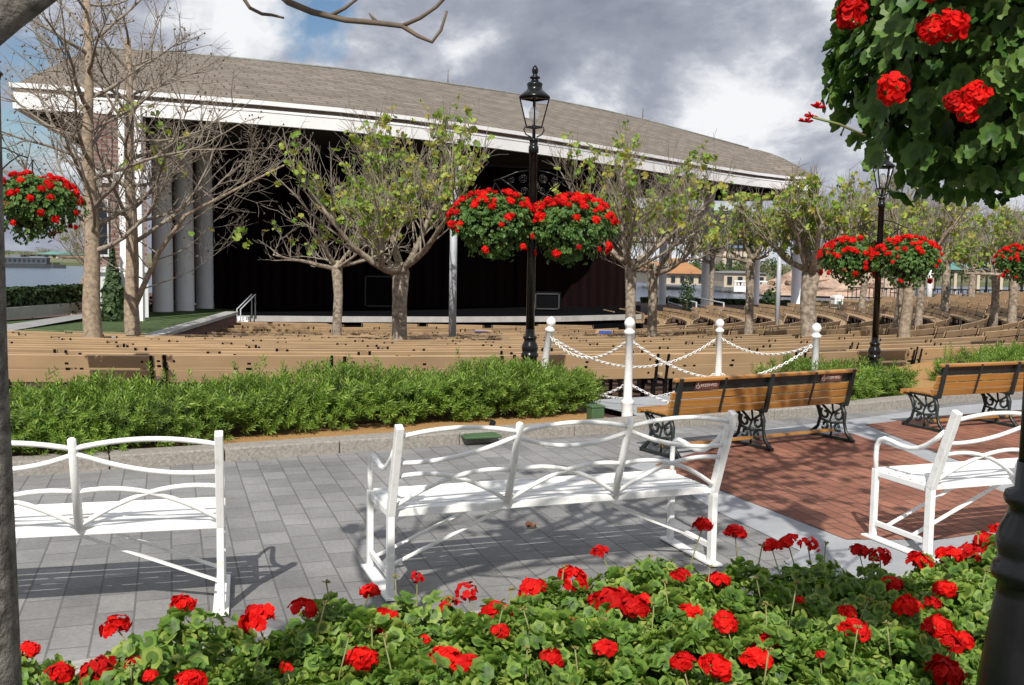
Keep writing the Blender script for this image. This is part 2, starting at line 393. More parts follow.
# fascia of stepped boards running round the eave, open-box section
Mt['fascia']=MAT('white_fascia_paint',(.84,.84,.84),(.76,.76,.76),.7,.55)
Mt['darkstrip']=MAT('weathered_flashing',(.20,.16,.13),(.14,.11,.09),2,.8)
loop=[e for e,_ in ring]
def band(poly,d0,d1,z0,z1,closed=True):
    b=MB(); pts=poly+([poly[0]] if closed else []); n=len(pts)
    def off(d):
        o=[]
        for i,p in enumerate(pts):
            if closed: a=pts[(i-1)%(n-1)]; c=pts[(i+1)%(n-1)]
            else: a=pts[max(0,i-1)]; c=pts[min(n-1,i+1)]
            tt=(c-a); tt=V((tt.x,tt.y,0)).normalized(); o.append(p+V((tt.y,-tt.x,0))*d)
        return o
    A,B=off(d0),off(d1)
    for q,z in ((A,z0),(B,z0),(B,z1),(A,z1)):
        for p in q: b.v.append((p.x,p.y,z))
    for kq in range(4):
        for i in range(n-1):
            k2=(kq+1)%4; b.face((kq*n+i,kq*n+i+1,k2*n+i+1,k2*n+i))
    return b
f=band(loop,-.10,.14,HB,HB+.60); tb(f,'fascia',Mt['fascia'])
f=band(loop,-.12,.165,HB+.50,HB+.54); tb(f,'fascia_moulding',Mt['fascia'])
f=band(loop,-.10,.06,HB+.602,HB+.76); tb(f,'flashing',Mt['darkstrip'])
f=band(loop,-.14,.26,HB+.762,HB+.935); tb(f,'gutter',Mt['fascia'])
Mt['ridge']=MAT('copper_ridge',(.27,.29,.27),(.19,.19,.17),3,.6)
rb=MB(); rb.tube([(r_.x,r_.y,rz(r_)+.02) for _,r_ in ring[:nf]],.07,6); tb(rb,'ridge_cap',Mt['ridge'])
sf=MB(); inn=[e for e,_ in ring]
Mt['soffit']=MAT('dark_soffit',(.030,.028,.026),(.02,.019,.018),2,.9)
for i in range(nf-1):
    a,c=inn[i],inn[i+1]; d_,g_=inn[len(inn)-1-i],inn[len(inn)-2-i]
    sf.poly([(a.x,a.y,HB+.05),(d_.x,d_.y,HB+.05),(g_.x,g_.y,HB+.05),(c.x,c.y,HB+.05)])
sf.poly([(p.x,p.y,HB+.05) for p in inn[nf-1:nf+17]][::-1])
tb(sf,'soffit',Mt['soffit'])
for px,py in ((421,62),(622,100),(688,120)):   # lightning rods on the ridge
    p=D(px,py+8,62); ii=min(range(nf),key=lambda i:(abs((ring[i][1].x/ring[i][1].y)*1000+512-px))); q=ring[ii][1]
    b=MB(); b.tube([(q.x,q.y,rz(q)),(q.x,q.y,rz(q)+.8)],.03,5); tb(b,'lightning_rod',Mt['darkstrip'])
# back wall of the stage and curtain
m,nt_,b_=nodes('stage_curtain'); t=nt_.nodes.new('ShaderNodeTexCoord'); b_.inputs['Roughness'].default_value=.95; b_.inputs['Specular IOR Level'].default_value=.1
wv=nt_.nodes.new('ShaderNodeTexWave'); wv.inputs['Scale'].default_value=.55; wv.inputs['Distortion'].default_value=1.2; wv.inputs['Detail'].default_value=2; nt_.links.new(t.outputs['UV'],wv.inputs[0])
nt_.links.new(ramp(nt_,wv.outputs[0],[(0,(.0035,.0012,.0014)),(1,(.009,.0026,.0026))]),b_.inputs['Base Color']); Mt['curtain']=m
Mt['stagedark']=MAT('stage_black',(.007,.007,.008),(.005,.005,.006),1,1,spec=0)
wl=[XY(214,50),XY(300,52),XY(400,55),XY(500,58),XY(560,59),XY(628,60)]
cb=MB(); L=0; fine=[]
for a,c in zip(wl,wl[1:]):
    nseg=24
    for q in range(nseg): fine.append(a.lerp(c,q/nseg))
fine.append(wl[-1])
for i,p in enumerate(fine):
    if i: L+=(p-fine[i-1]).length
    o=.12*math.sin(L*4.2)+.05*math.sin(L*9.7)
    for z in (-1.08,HB): cb.v.append((p.x,p.y+o,z)); cb.uv.append((L,z))
for i in range(len(fine)-1): cb.face((2*i,2*i+2,2*i+3,2*i+1),True)
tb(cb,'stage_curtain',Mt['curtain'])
# stage platform
Mt['stone']=MAT('pale_stone',(.42,.41,.39),(.33,.32,.31),2,.8,.2,.003,60)
sp0=[XY(222,44.5),XY(330,45.2),XY(450,46.5),XY(560,48.5),XY(640,51.5)]
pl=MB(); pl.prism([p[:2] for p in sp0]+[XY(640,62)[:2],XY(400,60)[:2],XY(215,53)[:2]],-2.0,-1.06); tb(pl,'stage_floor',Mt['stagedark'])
lip=MB()
for a,c in zip(sp0,sp0[1:]):
    lip.beam((a.x,a.y-.06,-1.18),(c.x,c.y-.06,-1.18),.16,.26)
tb(lip,'stage_lip',Mt['stone'])
# steps on the left of the stage
st=MB()
for i in range(5):
    a=XY(212,42.6+i*.35)
    st.box((a.x+.95,a.y,-1.72+.14*i),(1.25,.36,.2))
tb(st,'steps',Mt['fascia'])
hr=MB(); a=At(236,43.2); a.z=-.5; 
hr.tube([(a.x,a.y,-1.6),(a.x,a.y,-.7),(a.x+.3,a.y+1.3,-.1),(a.x+.3,a.y+1.3,-1.1)],.03,6); hr.tube([(a.x+.16,a.y,-1.6),(a.x+.16,a.y,-.7),(a.x+.46,a.y+1.3,-.1),(a.x+.46,a.y+1.3,-1.1)],.03,6)
Mt['grey']=MAT('grey_paint',(.42,.44,.47),(.36,.38,.41),4,.5)
tb(hr,'handrail',Mt['grey'])
hr=MB(); a=Pt(668,308); c_=Pt(696,318)
for dx in (0,1.6):
    hr.tube([(a.x+dx,a.y,a.z-.1),(a.x+dx,a.y,a.z+1.0),(c_.x+dx,c_.y,c_.z+.9),(c_.x+dx,c_.y,c_.z-.1)],.05,6); hr.tube([(a.x+dx,a.y,a.z+.5),(c_.x+dx,c_.y,c_.z+.45)],.04,6)
tb(hr,'handrail',Mt['grey'])
# columns
Mt['colw']=MAT('column_paint',(.86,.86,.86),(.80,.80,.80),.8,.6)
def column(px,py,Y,wpx):
    p=XY(px,Y); z0=D(px,py,Y).z; r=wpx/2*Y/1000
    b=MB(); H=HB-z0
    b.lathe([(0,r*1.08),(.12,r*1.08),(.14,r),(H*.4,r),(H-.6,r*.9),(H-.55,r*1.0),(H-.35,r*1.0),(H-.33,r*.92),(H-.2,r*1.12),(H,r*1.15)],24,(p.x,p.y,z0))
    tb(b,'column',Mt['colw'])
for c_ in ((162,324,45.2,20),(184,318,46.8,18.5),(204,312,50,17)): column(*c_)
for c_ in ((705,308,75,10),(755,305,82,6),(795,312,83,10),(661,305,76,8)): column(*c_)
# white square posts and brick wing behind the columns
sq=MB()
for px,py in ((124,328),(140,328)):
    p=XY(px,36.8); z0=D(px,py,36.8).z; sq.box((p.x,p.y,(z0+HB)/2),(.22,.22,HB-z0))
tb(sq,'square_post',Mt['fascia'])
Mt['wingbrick']=BRICK('wing_brick',(.33,.17,.14),(.25,.12,.10),(.36,.31,.28),.5,.17,.03,plane='xz',bs=.3,stain=.2)
wa,wb=XY(93,38.2),XY(147,39.6)
wg=MB(); wg.prism([wa[:2],wb[:2],(wb*1.33)[:2],(wa*1.35)[:2]],-1,HB); wg.prism([XY(152,53.5)[:2],XY(220.5,54)[:2],XY(220.5,56)[:2],XY(152,56)[:2]],-1,HB); tb(wg,'brick_wall',Mt['wingbrick'])
tr=MB()
dirw=(wb-wa).normalized(); nw=V((dirw.y,-dirw.x,0))
for z0,z1,dd in ((-1,.9,.05),(.9,1.12,.16),(4.3,4.65,.10),(4.65,4.8,.18)):
    a=wa+nw*(dd/2+.003)-dirw*.1; c_=wb+nw*(dd/2+.003); tr.beam((a.x,a.y,(z0+z1)/2),(c_.x,c_.y,(z0+z1)/2),dd,z1-z0)
for u_ in (0.0,):
    p=wa+(wb-wa)*u_+nw*.06; ln=.16
    for q in range(9): tr.beam((*(p-dirw*ln*(1 if q%2 else .7))[:2],1.3+q*.36),(*(p+dirw*ln*(1 if q%2 else .7))[:2],1.3+q*.36),.1,.30)
tb(tr,'white_trim',Mt['fascia'])
wn=MB(); wd=MB()
Mt['glass']=MAT('dark_glass',(.03,.035,.045),(.02,.025,.03),1,.08)
for u_ in (.16,.74):
    p=wa+(wb-wa)*u_+nw*.05
    wn.beam((*(p-dirw*.22)[:2],2.6),(*(p+dirw*.22)[:2],2.6),.12,2.2)
    q=p+nw*.06; wd.beam((*(q-dirw*.16)[:2],2.6),(*(q+dirw*.16)[:2],2.6),.03,2.0)
wf=tb(wn,'window',Mt['fascia']); pp=wd.build('pane',Mt['glass'],wf)
# rear lattice valance under the far eave (dark beam with cut-outs)
lt=MB(); va,vb=XY(628,90),XY(812,96)
for z,hh in ((5.0,2.6),(3.25,.22)):
    lt.beam((va.x,va.y,z+.1),(vb.x,vb.y,z+.1),.3,hh)
nb=26
for i in range(nb+1):
    p=va.lerp(vb,i/nb); lt.box((p.x,p.y,3.56),(.28,.25,.42))
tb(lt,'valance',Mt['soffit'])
# two black cabinets on the stage
Mt['darkgrey']=MAT('dark_grey_metal',(.035,.035,.037),(.025,.025,.027),2,.6)
for px,py,w_,h_ in ((382,291,1.9,1.9),(547,299,1.5,1.0)):
    Y=52 if px<500 else 54; p=D(px,py,Y); b=MB(); zc=-1.06+h_/2
    b.box((p.x,p.y,zc),(w_,.8,h_)); r_=empty('stage_cabinet',(p.x,p.y,-1.06),0,'tall black equipment cabinet standing on the dark stage left of the lamp post' if px<500 else 'low black equipment case on the dark stage right of the lamp post','cabinet')
    o=b.build('case',Mt['stagedark'],r_,.03); o.location=-r_.location
    b=MB()
    for sx_ in (-1,1): b.box((p.x+sx_*w_*.42,p.y-.43,zc),(.07,.05,h_*.8))
    for sz in (-1,1): b.box((p.x,p.y-.43,zc+sz*h_*.40),(w_*.77,.05,.07))
    o=b.build('frame_trim',Mt['darkgrey'],r_); o.location=-r_.location
# planter wall, lawn, lakeside path and kerb on the left
Mt['dkbrick']=BRICK('planter_brick',(.19,.10,.08),(.14,.07,.055),(.13,.1,.09),.3,.1,.012,plane='xz')
pz=-.62
pa=[P(-60,341,pz),P(145,339,pz),P(232,313,pz)]
pw=MB(); cap=MB()
for a,c_ in zip(pa,pa[1:]):
    pw.beam((a.x,a.y,-.85),(c_.x,c_.y,-.85),.35,.42); cap.beam((a.x,a.y,-.61),(c_.x,c_.y,-.61),.5,.10)
pr=empty('planter_wall',pa[1],0,'low brick planter wall with pale stone coping left of the stage','wall')
for mb,nm,mm in ((pw,'wall',Mt['dkbrick']),(cap,'coping',Mt['stone'])):
    o=mb.build(nm,mm,pr); o.location=-pr.location
Mt['lawn']=MAT('lawn_grass',(.075,.125,.03),(.03,.06,.015),2.5,.9,1,.05,25)
lawnpts=[pa[0],pa[1],pa[2],XY(235,55),XY(90,55),P(96,308,-.66),P(-100,327,-.66)]
b=MB(); b.poly([(p[0],p[1],-.66-max(0,p[1]-28.5)*.0185) for p in lawnpts]); struct(b.build('lawn',Mt['lawn']))
b=MB(); b.poly([P(x,y,-.68) for x,y in ((-120,336),(10,331),(90,317),(90,312.5),(10,324),(-120,330))]); struct(b.build('lakeside_path',Mt['concrete']))
kb=MB(); a=P(-100,328,-.66); c_=P(95,309.5,-.66); kb.beam((a.x,a.y,-.5),(c_.x,c_.y,-.5),.35,.4); o=kb.build('stone_edging',Mt['stone']); tag(o,'low tan stone edging wall beside the lakeside path at far left','wall')
# ------------------------------------------------------------------ white metal benches
def bz(u,v,n=10):                               # helper: list of points of a function
    return [u(i/n) for i in range(n+1)]
def white_bench(L=1.86):
    root=empty('white_bench'); H=L/2; W=Mt['white']
    def back(h): return V((0,-.165*h,.43+.45*h))     # h 0..1 up the leaning back
    for s_ in (-1,1):
        b=MB(); x=s_*H; b.beam((x,0,.0),(x,0,.43),.034,.05,(0,1,0)); p=back(1.03); b.beam((x,0,.42),(x,p.y,p.z),.038,.052,(0,1,0)); b.build('leg',W,root,.004)
        b=MB(); b.beam((x,.47,0),(x,.47,.44),.032,.04,(0,1,0)); b.build('leg',W,root,.004)
        # curved arm: up from the front leg, over and back to the post
        pts=[(x,.47,.43),(x,.475,.52),(x,.47,.585),(x,.445,.625),(x,.40,.64),(x,.33,.633),(x,.25,.62),(x,.18,.62),(x,.11,.635),(x,.05,.665),(x,-.02,.71),(x,-.085,.765)]
        b=MB(); b.tube(pts,.0155,8); b.build('arm',W,root)
        b=MB(); b.box((x,.235,.006),(.075,.60,.012)); b.build('foot_plate',W,root,.002)
        b=MB(); b.beam((x,.0,.10),(x,.47,.10),.022,.03); 
        for yy in (.13,.35): b.beam((x,yy,.105),(x-s_*.72,yy,.405),.026,.012)
        b.build('stretcher',W,root,.002)
    b=MB()
    for i in range(5): b.box((0,.055+i*.092,.432),(L-.03,.066,.016))
    b.box((0,.01,.425),(L-.03,.014,.04)); b.box((0,.475,.425),(L-.03,.014,.04))
    for s_ in (-1,1): b.box((s_*(H-.006),.24,.41),(.02,.45,.035))
    b.build('seat',W,root,.003)
    xs_=[-H,-H/3,H/3,H]
    for x in xs_[1:3]:
        b=MB(); p=back(0.02); q=back(1.0); b.tube([(x,p.y,p.z),(x,q.y,q.z),(x,q.y-.002,q.z+.006)],[.021,.019,.012],10); b.build('back_post',W,root)
    b=MB(); r=.0125
    def curve(x0,h0,x1,h1,fn):
        pts=[]
        for i in range(13):
            t=i/12; h=h0+(h1-h0)*t+fn(t); p=back(h); pts.append((x0+(x1-x0)*t,p.y+.0,p.z))
        b.tube(pts,r,7)
    for j in range(3):
        x0,x1=xs_[j],xs_[j+1]
        curve(x0,.90,x1,.90,lambda t:.085*4*t*(1-t))
        if j==0: curve(x0,.60,x1,.86,lambda t:-.09*4*t*(1-t))
        elif j==1: curve(x0,.84,x1,.84,lambda t:-.14*4*t*(1-t))
        else: curve(x0,.86,x1,.60,lambda t:-.09*4*t*(1-t))
        curve(x0,.43,x1,.04,lambda t:.16*4*t*(1-t))       # falling arch
        curve(x0,.04,x1,.43,lambda t:.16*4*t*(1-t))       # rising arch
    b.build('back_rail',W,root)
    return root
def place(o,p,rz,label,cat,group=None):
    o.location=p; o.rotation_euler=(0,0,rz); return tag(o,label,cat,group)
wb0=white_bench()
def bench_between(o,pl,pr_,label,L=1.86):       # pl/pr: ground points of the two rear feet
    d=(pr_-pl).normalized(); c=pl+d*L/2; c.z=.012
    place(o,c,math.atan2(d.y,d.x),label,'bench','white metal benches along the flower bed')
a,c_=P(390,599),P(706,566)
bench_between(wb0,a,c_,'white curved metal bench in the middle, seen whole behind the red flower bed')
o=copy_tree(wb0); r_=P(221,614); d=V((math.cos(R(15)),math.sin(R(15)),0)); bench_between(o,r_-d*1.86,r_,'white curved metal bench at left, partly hidden by the grey tree trunk')
o=copy_tree(wb0); l_=P(927,561); d=V((math.cos(R(20)),math.sin(R(20)),0)); bench_between(o,l_,l_+d*1.86,'white curved metal bench at right, standing on red brick behind the large lamp base')
# ------------------------------------------------------------------ wooden benches with cast iron frames
def text_mesh(body,size,ext=.0015):
    cu=bpy.data.curves.new('t','FONT'); cu.body=body; cu.size=size; cu.extrude=ext; cu.align_x='LEFT'; cu.align_y='CENTER'
    ob=bpy.data.objects.new('t',cu); COL.objects.link(ob); dg=bpy.context.evaluated_depsgraph_get(); dg.update()
    me=bpy.data.meshes.new_from_object(ob.evaluated_get(dg)); bpy.data.objects.remove(ob); bpy.data.curves.remove(cu); me.name='lettering'; return me
Mt['signbrown']=MAT('brown_sign',(.17,.065,.045),(.14,.055,.04),5,.4)
Mt['signwhite']=MAT('sign_lettering',(.6,.5,.42),(.55,.45,.38),5,.5)
def wood_bench(L=2.05,signs=2):
    root=empty('wooden_bench'); H=L/2; I=Mt['rail_iron']
    def bk(z): return -.02-(z-.42)*.30           # y of the leaning back's rear face at height z
    for x in (-H+.05,0,H-.05):
        b=MB()
        b.beam((x,-.05,.40),(x,bk(.80),.80),.045,.028,(0,1,0))           # back upright
        b.tube([(x,.02,.40),(x,-.03,.30),(x,-.03,.20),(x,-.06,.10),(x,-.13,.03),(x,-.16,.0)],[.024,.024,.018,.018,.024,.028],6)
        b.tube([(x,.40,.40),(x,.34,.32),(x,.31,.22),(x,.34,.11),(x,.42,.04),(x,.46,.0)],[.024,.024,.018,.018,.024,.028],6)
        b.beam((x,-.06,.405),(x,.46,.415),.04,.035); b.beam((x,-.17,.016),(x,.47,.016),.04,.03)
        def scroll(cx,cz,r0,sg,turn):            # iron scrollwork between the legs
            b.tube([(x,cx+sg*(r0*(1-.75*i/12))*math.cos(turn+i*.5),cz+(r0*(1-.75*i/12))*math.sin(turn+i*.5)) for i in range(13)],.015,5)
        scroll(.06,.27,.07,1,2.4); scroll(.24,.27,.07,-1,2.4); scroll(.06,.14,.055,1,-2.4); scroll(.24,.14,.055,-1,-2.4)
        b.tube([(x,.15,.40),(x,.13,.30),(x,.17,.2),(x,.14,.1),(x,.15,.03)],.012,5)
        b.tube([(x,-.02,.38),(x,.15,.27),(x,.32,.38)],.015,5); b.tube([(x,-.02,.20),(x,.15,.17),(x,.32,.20)],.015,5)
        b.build('iron_frame',I,root)
    for x in (-H/2,H/2): b=MB(); b.beam((x,bk(.45)-.014,.43),(x,bk(.78)-.014,.79),.026,.008,(0,1,0)); b.build('strap',I,root)
    rot=lambda a: M4.Rotation(a,3,'X')
    ang=math.atan(.30)
    b=MB()
    for z in (.45,.535,.62): b.box((0,bk(z)+.035,z),(L,.026,.074),rot(ang))
    b.build('back_slat',Mt['oak'],root,.004)
    b=MB(); b.box((0,bk(.715)+.030,.715),(L-.06,.012,.10),rot(ang)); b.build('back_plate',I,root)
    b=MB(); b.box((0,bk(.79)+.022,.785),(L+.03,.055,.034),rot(ang*.6)); b.build('top_rail',Mt['oak'],root,.008)
    b=MB()
    for i in range(5): b.box((0,.055+i*.085,.435-(.012 if i==4 else 0)),(L,.074,.026))
    b.box((0,.475,.41),(L,.03,.06)); b.build('seat',Mt['oak'],root,.004)
    b=MB(); b.box((0,.13,.095),(L-.1,.07,.024)); b.build('foot_rail',Mt['oak'],root,.003)
    if signs:
        for x in (-H+.40,H-.34):
            sg=empty('sign'); sg.parent=root; sg.location=(x,bk(.715)+.0145,.717); sg.rotation_euler=(ang+math.pi/2+0,0,0)
            # local frame: x right, y up the sign, z towards the viewer behind the bench
            b=MB(); b.box((0,0,0),(.30,.088,.006)); p=b.build('plaque',Mt['signbrown'],root); p.parent=root; p.matrix_local=sg.matrix_basis.copy()
            t=link('lettering',text_mesh('RESERVED',.046),p); t.location=(-.085,0,.005); t.data.materials.append(Mt['signwhite'])
            b=MB()
            c=V((-.115,-.008,.0055))
            b.tube([(c.x+.02*math.cos(a_),c.y+.02*math.sin(a_),c.z) for a_ in [R(k) for k in range(130,391,20)]],.003,4)
            b.tube([(c.x-.006,c.y+.036,c.z),(c.x-.004,c.y+.008,c.z),(c.x+.014,c.y+.008,c.z),(c.x+.022,c.y-.014,c.z),(c.x+.03,c.y-.012,c.z)],.0035,4)
            b.lathe([(-.002,.006),(.002,.006)],8,(c.x-.006,c.y+.044,c.z)); b.build('wheelchair_symbol',Mt['signwhite'],p)
            bpy.data.objects.remove(sg)
    return root
o=wood_bench(2.42); o.scale=(.9,.9,.88); l_,r_=P(664,460),P(846,441); d=(r_-l_).normalized(); c_=l_.lerp(r_,.5); c_.z=.03
place(o,(c_.x-d.y*-.0,c_.y,.014),math.atan2(d.y,d.x),'varnished wooden bench with black iron legs and two brown RESERVED plaques','bench')
o=wood_bench(2.42,0); o.scale=(.9,.9,.88); l_=P(937,432); d=V((math.cos(R(24)),math.sin(R(24)),0)); c_=l_+d*1.0
place(o,(c_.x,c_.y,.014),R(24),'varnished wooden bench with black iron legs at right edge, no plaques, on the farther brick','bench')
# ------------------------------------------------------------------ leaves and flowers
ZON=1
def leaf_fan(mb,c,nrm,up,r,lobes=11,ruffle=.14,cup=.12,n=13):
    # round scalloped leaf with a notch at the stalk, a dished centre and a ruffled rim
    nrm=nrm.normalized(); x=up-nrm*up.dot(nrm)
    if x.length<1e-4: x=nrm.orthogonal()
    x.normalize(); y=nrm.cross(x); b=len(mb.v)
    ph=U(0,6); fold=U(-.25,.25)
    mb.v.append(tuple(c-nrm*r*cup))
    for ring_ in (.58,1.0):
        for k_ in range(n):
            a=6.2832*(k_/(n-1))*.90+.31; rr=r*ring_
            if ring_==1.0: rr*=1+(.06 if k_%2 else -.10)+U(-.03,.03)
            hz=r*(ruffle*ring_*ring_*math.sin(a*4+ph)+cup*(ring_*ring_*1.3-.5)+fold*ring_*abs(math.sin(a)))
            mb.v.append(tuple(c+x*(-math.cos(a)*rr)+y*(math.sin(a)*rr)+nrm*hz))
    m0=mb.mi
    for k_ in range(n-1):
        mb.mi=m0+ZON; mb.face((b,b+1+k_,b+2+k_),True); mb.mi=m0; mb.face((b+1+k_,b+1+n+k_,b+2+n+k_,b+2+k_),True)
def rvec():
    z=U(-1,1); a=U(0,6.283); q=math.sqrt(1-z*z); return V((q*math.cos(a),q*math.sin(a),z))
Mt['geranium']=LEAF('geranium_leaf',[(.085,.17,.025),(.13,.23,.038),(.17,.27,.05),(.21,.30,.06),(.30,.33,.075)],.5,.28,spec=.3,patch=9)
Mt['basketleaf']=LEAF('basket_leaf',[(.04,.10,.018),(.065,.14,.026),(.09,.17,.033),(.13,.20,.045)],.5,.2,spec=.3)
Mt['zone']=LEAF('leaf_zone',[(.05,.10,.018),(.075,.14,.025),(.10,.17,.03)],.5,.25,spec=.3)
Mt['basketzone']=LEAF('basket_leaf_zone',[(.026,.07,.014),(.045,.10,.02),(.06,.12,.024)],.5,.18,spec=.3)
Mt['petal']=LEAF('red_petal',[(.50,.003,.004),(.66,.008,.006),(.76,.014,.008)],.6,.16,spec=.1,objvar=1)
Mt['bud']=LEAF('green_bud',[(.16,.22,.05),(.24,.26,.08),(.3,.2,.07)],.6,.2)
Mt['stem']=MAT('flower_stem',(.17,.22,.06),(.22,.18,.08),20,.6)
def head_mesh(seed,r=.055,n=32,ratio=.72):
    random.seed(seed); b=MB()
    for i in range(n):
        z=1-(i+.5)/n*1.25; a=i*2.39996+U(-.3,.3); q=math.sqrt(max(0,1-z*z)); d=V((q*math.cos(a),q*math.sin(a),z))
        c=V((d.x*r,d.y*r,d.z*r*ratio))*U(.8,1.15); nn=(d+rvec()*.55).normalized(); x=nn.orthogonal().normalized(); y=nn.cross(x); pr_=r*U(.36,.48); ph=U(0,6)
        for k_ in range(5):
            a2=ph+k_*1.2566; e=x*math.cos(a2)+y*math.sin(a2); f_=nn.cross(e)
            tip=c+e*pr_+f_*pr_*.24+nn*pr_*U(.0,.35); tip2=tip-f_*pr_*.48; s0=c+e*pr_*.66+f_*pr_*.50+nn*pr_*.22; s1=c+e*pr_*.66-f_*pr_*.50+nn*pr_*.22
            bb=len(b.v); b.v += [tuple(c),tuple(s1),tuple(tip2),tuple(tip),tuple(s0)]; b.face((bb,bb+1,bb+2,bb+3,bb+4))
    return b.mesh('flower_head',Mt['petal'])
HEADS=[head_mesh(k) for k in range(4)]+[head_mesh(9,.055,22,.75),head_mesh(10,.055,14,.85)]
random.seed(11)
# ------------------------------------------------------------------ flower bed in the foreground
back=[(-60,652),(60,636),(140,622),(250,606),(400,592),(520,572),(640,552),(760,546),(850,546),(930,536),(1100,508)]
bk_=[P(x,y+60,.0) for x,y in back]
soilp=[(p.x,p.y) for p in bk_]
Mt['soil']=MAT('dark_soil',(.035,.025,.018),(.018,.013,.01),25,.95,1,.02,50)
b=MB(); b.poly([(x,y,.02) for x,y in soilp]+[(3.2,1.0,.02),(-3.4,1.0,.02)]); struct(b.build('flower_bed_soil',Mt['soil']))
Mt['bedkerb']=MAT('bed_edging',(.40,.385,.36),(.27,.26,.245),30,.9,.6,.004,80)
ke=MB(); i0=offs(soilp,.0); i1=offs(soilp,.26)
for i in range(len(i0)-1): ke.prism([i0[i],i0[i+1],i1[i+1],i1[i]],-.03,.035)
struct(ke.build('bed_edging',Mt['bedkerb'],bevel=.01))
def plant_mesh(seed,rad=.27,h=.27,n=420,lr=(.015,.036)):
    random.seed(seed); b=MB()
    for i in range(n):
        th_=U(0,6.283); q=math.sqrt(U(0,1)); rr=rad*q
        zt_=h*(1-.55*q*q)+U(-.03,.03)
        if random.random()<.35: zt_*=U(.3,.85)
        c=V((rr*math.cos(th_),rr*math.sin(th_),zt_+.03*math.sin(th_*3+seed)*q+.025*math.sin(rr*40+th_*2))); nn=V((math.cos(th_)*q*.7,math.sin(th_)*q*.7-.25,.9))+rvec()*.75
        leaf_fan(b,c,nn,rvec(),U(*lr))
    return b.mesh('foliage',[Mt['geranium'],Mt['zone']])
PL=[plant_mesh(k+30) for k in range(7)]
def bed_edge_y(x):
    for p,q in zip(bk_,bk_[1:]):
        if p.x<=x<=q.x: return p.y+(q.y-p.y)*(x-p.x)/(q.x-p.x)
    return bk_[0].y if x<bk_[0].x else bk_[-1].y
random.seed(5); plants=[]
gy=2.35; row=0
while gy<6.2:
    gx=-3.2+(.17 if row%2 else 0)
    while gx<3.2:
        x=gx+U(-.07,.07); y=gy+U(-.07,.07)
        if y<bed_edge_y(x)-(.30 if x<-.9 else .20) and abs(x)<.56*y+.35 and math.hypot(x-1.38,y-2.67)>.3 and math.hypot(x+1.0,y-1.9)>.2:
            plants.append((x,y))
        gx+=.34
    gy+=.31; row+=1
heads_px=[(183,605,26),(116,628,32),(258,620,34),(303,610,30),(97,673,36),(60,674,26),(134,663,20),(190,681,30),(150,676,16),(370,592,20),(383,622,32),(362,660,32),(417,578,14),(448,605,20),(467,592,24),(495,615,34),(532,590,30),(573,580,32),(600,552,16),(598,600,22),(612,604,36),(635,608,28),(570,625,16),(445,664,38),(470,668,36),(500,632,20),(552,660,26),(605,650,26),(645,600,16),(703,526,20),(735,533,22),(680,576,20),(718,582,26),(690,614,26),(725,622,26),(682,662,24),(716,668,34),(757,661,30),(765,642,28),(771,546,18),(788,543,22),(808,546,20),(855,632,30),(847,612,18),(880,557,24),(859,552,20),(920,563,26),(892,585,22),(908,608,28),(950,557,26),(972,553,24),(985,541,20),(1000,531,20),(945,590,24),(938,628,28),(950,645,26),(945,673,38),(962,640,22),(933,604,18),(30,650,20),(286,668,14),(425,640,12),(655,640,12),(800,600,10),(820,655,10),(240,575,8)]
hp=[]
for x,y,wp in heads_px[:-1]:
    zz_=.315 if y>560 else .335; p=P(x,y,zz_); p=P(x,y,zz_+U(-.03,.03)); hp.append((p,wp*p.y*1.06/1000/2))
byplant={}
for p,r_ in hp:
    i=min(range(len(plants)),key=lambda i:(plants[i][0]-p.x)**2+(plants[i][1]+.0-p.y)**2); byplant.setdefault(i,[]).append((p,r_))
def stem(mb,p0,p1,r=.0032):
    p0=V(p0);p1=V(p1); m_=p0.lerp(p1,.5)+V((U(-.015,.015),U(-.015,.015),0)); mb.tube([p0,m_,p1],r,4)
def bud_at(b,c,n=9,r=.013):
    for i in range(n):
        d=rvec(); d.z=abs(d.z)*.8; p=c+d*r; b.tube([c,p+V((0,0,.001)),p+d*.006],[.0012,.003,.0012],4)
for i,(x,y) in enumerate(plants):
    pxx=512+x/y*1000
    hs_=byplant.get(i,[])
    side='left white bench' if pxx<330 else ('middle white bench' if pxx<760 else 'right white bench')
    fr='nearest the viewer' if y<3.6 else 'along the pale edging'
    lab='geranium %s red blooms, %s in the bed before the %s'%('with' if hs_ else 'without',fr,side)
    root=empty('geranium_plant',(x,y,.02),U(0,6.28),lab,'flowering plant','geranium plants in the foreground flower bed')
    root.rotation_euler=(0,0,0)
    f=link('foliage',PL[i%7],root); f.rotation_euler=(0,0,U(0,6.28)); s_=U(.9,1.12); f.scale=(s_,s_,s_*U(.92,1.1))
    def st1(a_,b_): s1=MB(); stem(s1,a_,b_); s1.build('stem',Mt['stem'],root)
    for p,r_ in hs_:
        q=p-root.location; h=link('flower_head',HEADS[random.choice((0,1,2,3,0,1,2,4,5)) if r_>.035 else random.choice((4,5))],root); k_=max(r_,.02)/.066
        h.location=q; h.scale=(k_,k_,k_*U(.85,1.05)); h.rotation_euler=(U(-.35,.35)+.3,U(-.35,.35),U(0,6.28)); st1((q.x*.5,q.y*.5,.1),q)
    if random.random()<.65:
        a_=U(0,6.28); e=V((.12*math.cos(a_),.12*math.sin(a_),U(.32,.41))); st1((e.x*.6,e.y*.6,.15),e)
        bb=MB(); bud_at(bb,e); bb.build('bud',Mt['bud'],root)
